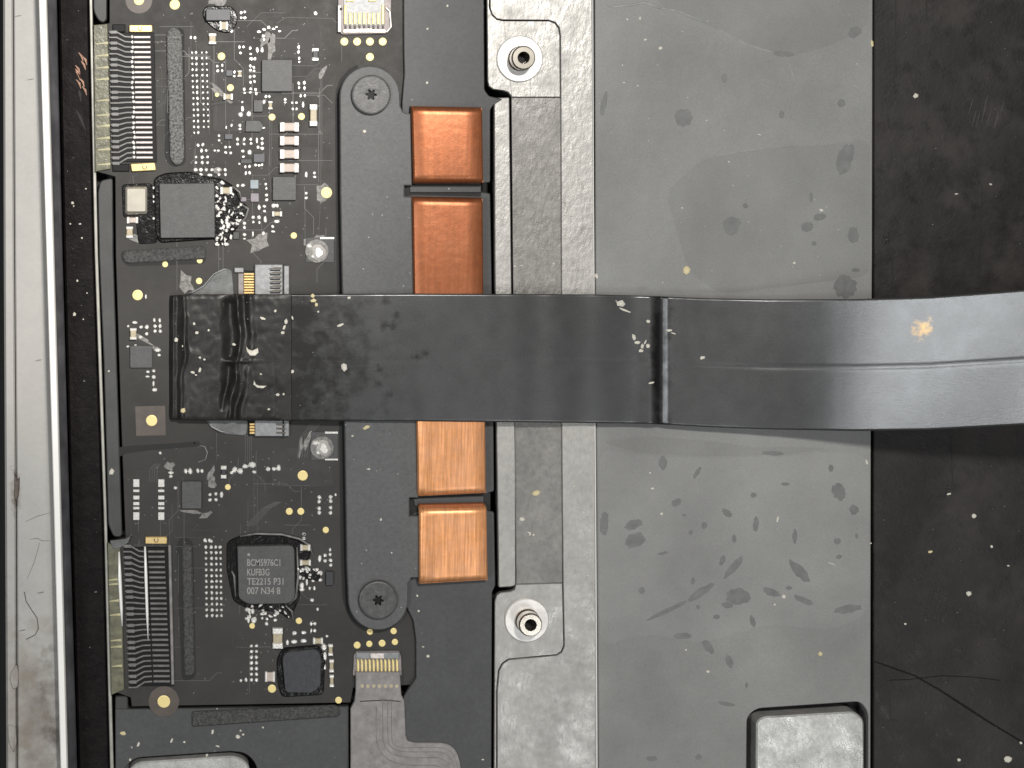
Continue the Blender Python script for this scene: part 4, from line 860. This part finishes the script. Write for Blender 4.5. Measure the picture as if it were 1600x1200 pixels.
for x, y, w, h in ((303, 506, 5, 5), (307, 520, 8, 6), (275, 531, 7, 7), (286, 541, 5, 5), (312, 559, 5, 4), (319, 562, 5, 4), (312, 578, 5, 8), (301, 582, 10, 5), (306, 586, 6, 3), (410, 497, 10, 4), (430, 486, 6, 6), (447, 503, 7, 9), (444, 512, 5, 9), (441, 520, 8, 6), (457, 497, 4, 8), (365, 538, 8, 5), (326, 516, 4, 4), (457, 580, 5, 6), (420, 640, 5, 4), (408, 585, 5, 4), (434, 617, 8, 5), (443, 616, 4, 4), (286, 642, 10, 9)):
    crumb(x, y, w, h, zr(x)+1, L1, G1, yel=(x == 286))
for x, y, w, h in ((388, 546, 5, 10), (396, 551, 14, 9), (401, 549, 6, 9)):
    pass
fl = MB(); fl.prism([(384, 540), (388, 546), (394, 548), (403, 544), (404, 551), (399, 556), (391, 556), (386, 550)], 25, 28.5, 1.2)
tag(build('crumb', fl, 'crumb'), 'largest white flake on the taped ribbon end, shaped like a boot', 'crumb')
fl = MB(); fl.prism([(397, 594), (400, 601), (406, 603), (417, 603), (411, 607), (402, 606), (396, 601)], 25, 28.5, 1)
tag(build('crumb', fl, 'crumb'), 'curved white flake on the taped ribbon end, below the boot shaped one', 'crumb')
for k, (x, y, w, h) in enumerate(((488, 462, 9, 8), (490, 470, 12, 6), (494, 476, 6, 6), (497, 487, 4, 5))):
    crumb(x, y, w, h, zr(x), 'yellowish crumb in the little cluster near the top edge of the ribbon beside the clamp bar', 'yellowish crumbs at the ribbon edge', True)
crumb(537, 573, 10, 13, 29.5, 'round white crumb on the ribbon above the clamp bar edge'); crumb(531, 508, 12, 4, 29, 'thin white sliver on the ribbon just left of the clamp bar', rot=.4)
crumb(545, 465, 6, 4, 30, 'tiny white crumb at the upper edge of the ribbon over the clamp bar')
crumb(970, 475, 18, 11, 20, 'broad white flake on the ribbon right of the bracket near the upper edge'); crumb(962, 470, 5, 6, 20, 'tiny white crumb just left of the broad white flake on the ribbon', )
L2 = 'small pale crumb on the ribbon near the dark crease'; G2 = 'pale crumbs near the ribbon crease'
for x, y, w, h in ((990, 527, 7, 10), (996, 535, 9, 5), (1003, 541, 7, 10), (1001, 548, 9, 5), (1012, 540, 7, 7), (1013, 502, 6, 5), (1045, 516, 10, 4), (1052, 521, 12, 3), (1097, 559, 10, 5), (1018, 598, 9, 3), (1008, 535, 4, 10), (975, 484, 22, 3)):
    crumb(x, y, w, h, zr(x), L2, G2)
zb = ZM(480, 440, 5)
crumb(573, 668, 15, 6, 22, 'curved yellow flake on the clamp bar at the lower ribbon edge', yel=True, rot=.4)
L3 = 'tiny white speck on the dark grey clamp bar'; G3 = 'white specks on the clamp bar'
for x, y, w, h in ((551, 681, 5, 4), (577, 733, 5, 4), (595, 812, 5, 6), (612, 864, 4, 4), (569, 205, 6, 5), (574, 733, 3, 2)): crumb(x, y, w, h, 22.2, L3, G3)
L4 = 'tiny white speck on the dark spreader plate'; G4 = 'white specks on the spreader plate'
for x, y, w, h in ((667, 129, 4, 5), (668, 45, 5, 4), (652, 931, 4, 4), (654, 955, 4, 4), (669, 1026, 5, 5), (661, 1011, 4, 3), (755, 1187, 5, 3), (699, 9, 4, 5)): crumb(x, y, w, h, 9.2, L4, G4)
crumb(838, 770, 12, 8, .6, 'yellowish curved flake in the dull recess of the bracket', yel=True); crumb(816, 811, 8, 6, .6, 'white crumb in the bracket recess below the yellowish flake')
L5 = 'tiny white speck on the silver bracket'; G5 = 'white specks on the bracket'
for x, y, w, h in ((828, 834, 4, 6), (834, 836, 5, 5), (805, 416, 4, 4), (815, 415, 4, 4), (865, 412, 4, 4), (826, 832, 6, 2)): crumb(x, y, w, h, .6, L5, G5)
for x, y in ((918, 900), (912, 801), (897, 760)): crumb(x, y, 4, 4, 5.2, L5, G5)
crumb(1073, 422, 11, 13, -1.8, 'angular yellow crumb on the grey sheet just above the ribbon', yel=True); crumb(1282, 1022, 9, 8, -1.8, 'yellowish crumb on the lower part of the grey sheet', yel=True)
crumb(1362, 68, 6, 14, -1.8, 'pale yellow crumb clinging to the upper right edge of the grey sheet', yel=True)
L6 = 'tiny white speck on the matt grey sheet'; G6 = 'white specks on the grey sheet'
for x, y, w, h in ((1000, 29, 5, 6), (1008, 62, 6, 3), (1032, 75, 6, 5), (997, 134, 4, 5), (975, 129, 5, 2), (980, 30, 4, 4), (1241, 411, 7, 5), (1186, 210, 9, 2), (1283, 328, 7, 4), (932, 431, 5, 8), (1034, 803, 4, 5), (1019, 763, 6, 3), (1215, 812, 4, 11), (1225, 932, 6, 6), (1211, 945, 4, 4), (1354, 722, 4, 8), (1361, 849, 4, 3), (1072, 1016, 4, 4), (1106, 1049, 6, 4), (1300, 881, 18, 1.5), (1139, 253, 4, 2), (1016, 739, 4, 3), (1066, 325, 4, 3)): crumb(x, y, w, h, -1.8, L6, G6)
crumb(1431, 150, 11, 8, -15.8, 'angular white crumb on the black cell at the upper right'); crumb(1513, 927, 9, 8, -15.8, 'round pale crumb on the black cell right of the lower stains')
L7 = 'small pale crumb on the dusty black cell'; G7 = 'pale crumbs on the black cell'
for x, y, w, h in ((1453, 862, 8, 4), (1550, 854, 5, 5), (1522, 806, 7, 7), (1482, 772, 10, 4), (1575, 884, 6, 3), (1498, 1187, 6, 5), (1575, 1186, 12, 10), (1595, 1160, 6, 6), (1548, 288, 5, 4), (1494, 303, 7, 2), (1415, 975, 5, 4)): crumb(x, y, w, h, -15.8, L7, G7, yel=(x in (1453, 1548)))
L8 = 'tiny white speck on the black adhesive strip'; G8 = 'white specks on the adhesive strip'
for x, y, w, h in ((121, 439, 4, 5), (136, 458, 3, 3), (113, 317, 5, 5), (134, 295, 3, 3), (110, 350, 4, 3), (125, 350, 6, 3), (128, 372, 4, 3), (115, 322, 3, 4), (130, 499, 3, 3)): crumb(x, y, w, h, -10.8, L8, G8)
crumb(116, 491, 6, 6, -10.8, 'pale ring shaped crumb on the black adhesive strip')
crumb(170, 580, 5, 4, 2.2, 'small white speck on the long grey spacer strip'); crumb(174, 737, 9, 10, 2.2, 'large pale crumb near the lower end of the long grey spacer strip')
L9 = 'pale debris crumb on the dark sheet below the circuit board'; G9 = 'debris below the circuit board'
for x, y, w, h in ((192, 1146, 14, 8), (372, 1151, 7, 6), (380, 1148, 5, 4), (376, 1142, 4, 4), (323, 1180, 4, 6), (411, 1137, 4, 4), (288, 1160, 4, 4), (332, 1143, 4, 8), (216, 1163, 5, 8), (203, 1187, 5, 6), (268, 1157, 4, 8), (340, 1166, 10, 3)): crumb(x, y, w, h, -1.3, L9, G9, yel=(x == 192))
for (g_, l_), mb in SPK.items():
    o = build('specks', mb, 'crumb'); tag(o, 'scattered '+g_, 'dust'); o['kind'] = 'stuff'
# fine dust nobody could count
def dust(name, zone, n, zf, mat, label):
    mb = MB()
    for _ in range(n):
        x = random.uniform(zone[0], zone[2]); y = random.uniform(zone[1], zone[3]); w = random.choice([1, 1.2, 1.6, 2.2])
        mb.lump(x, y, w, w*random.uniform(.5, 1.2), zf(x)-.2, zf(x)+.5, 5, .3)
    o = build(name, mb, mat); tag(o, label, 'dust'); o['kind'] = 'stuff'
dust('dust', (1366, 0, 1600, 1200), 70, lambda x: -16, 'residue', 'fine grey dust on the black cell')
dust('dust', (935, 0, 1358, 455), 50, lambda x: -2, 'crumb', 'fine pale dust on the upper grey sheet')
dust('dust', (270, 470, 520, 650), 60, lambda x: zr(x)+.6, 'residue', 'fine grey dust on the taped ribbon end')
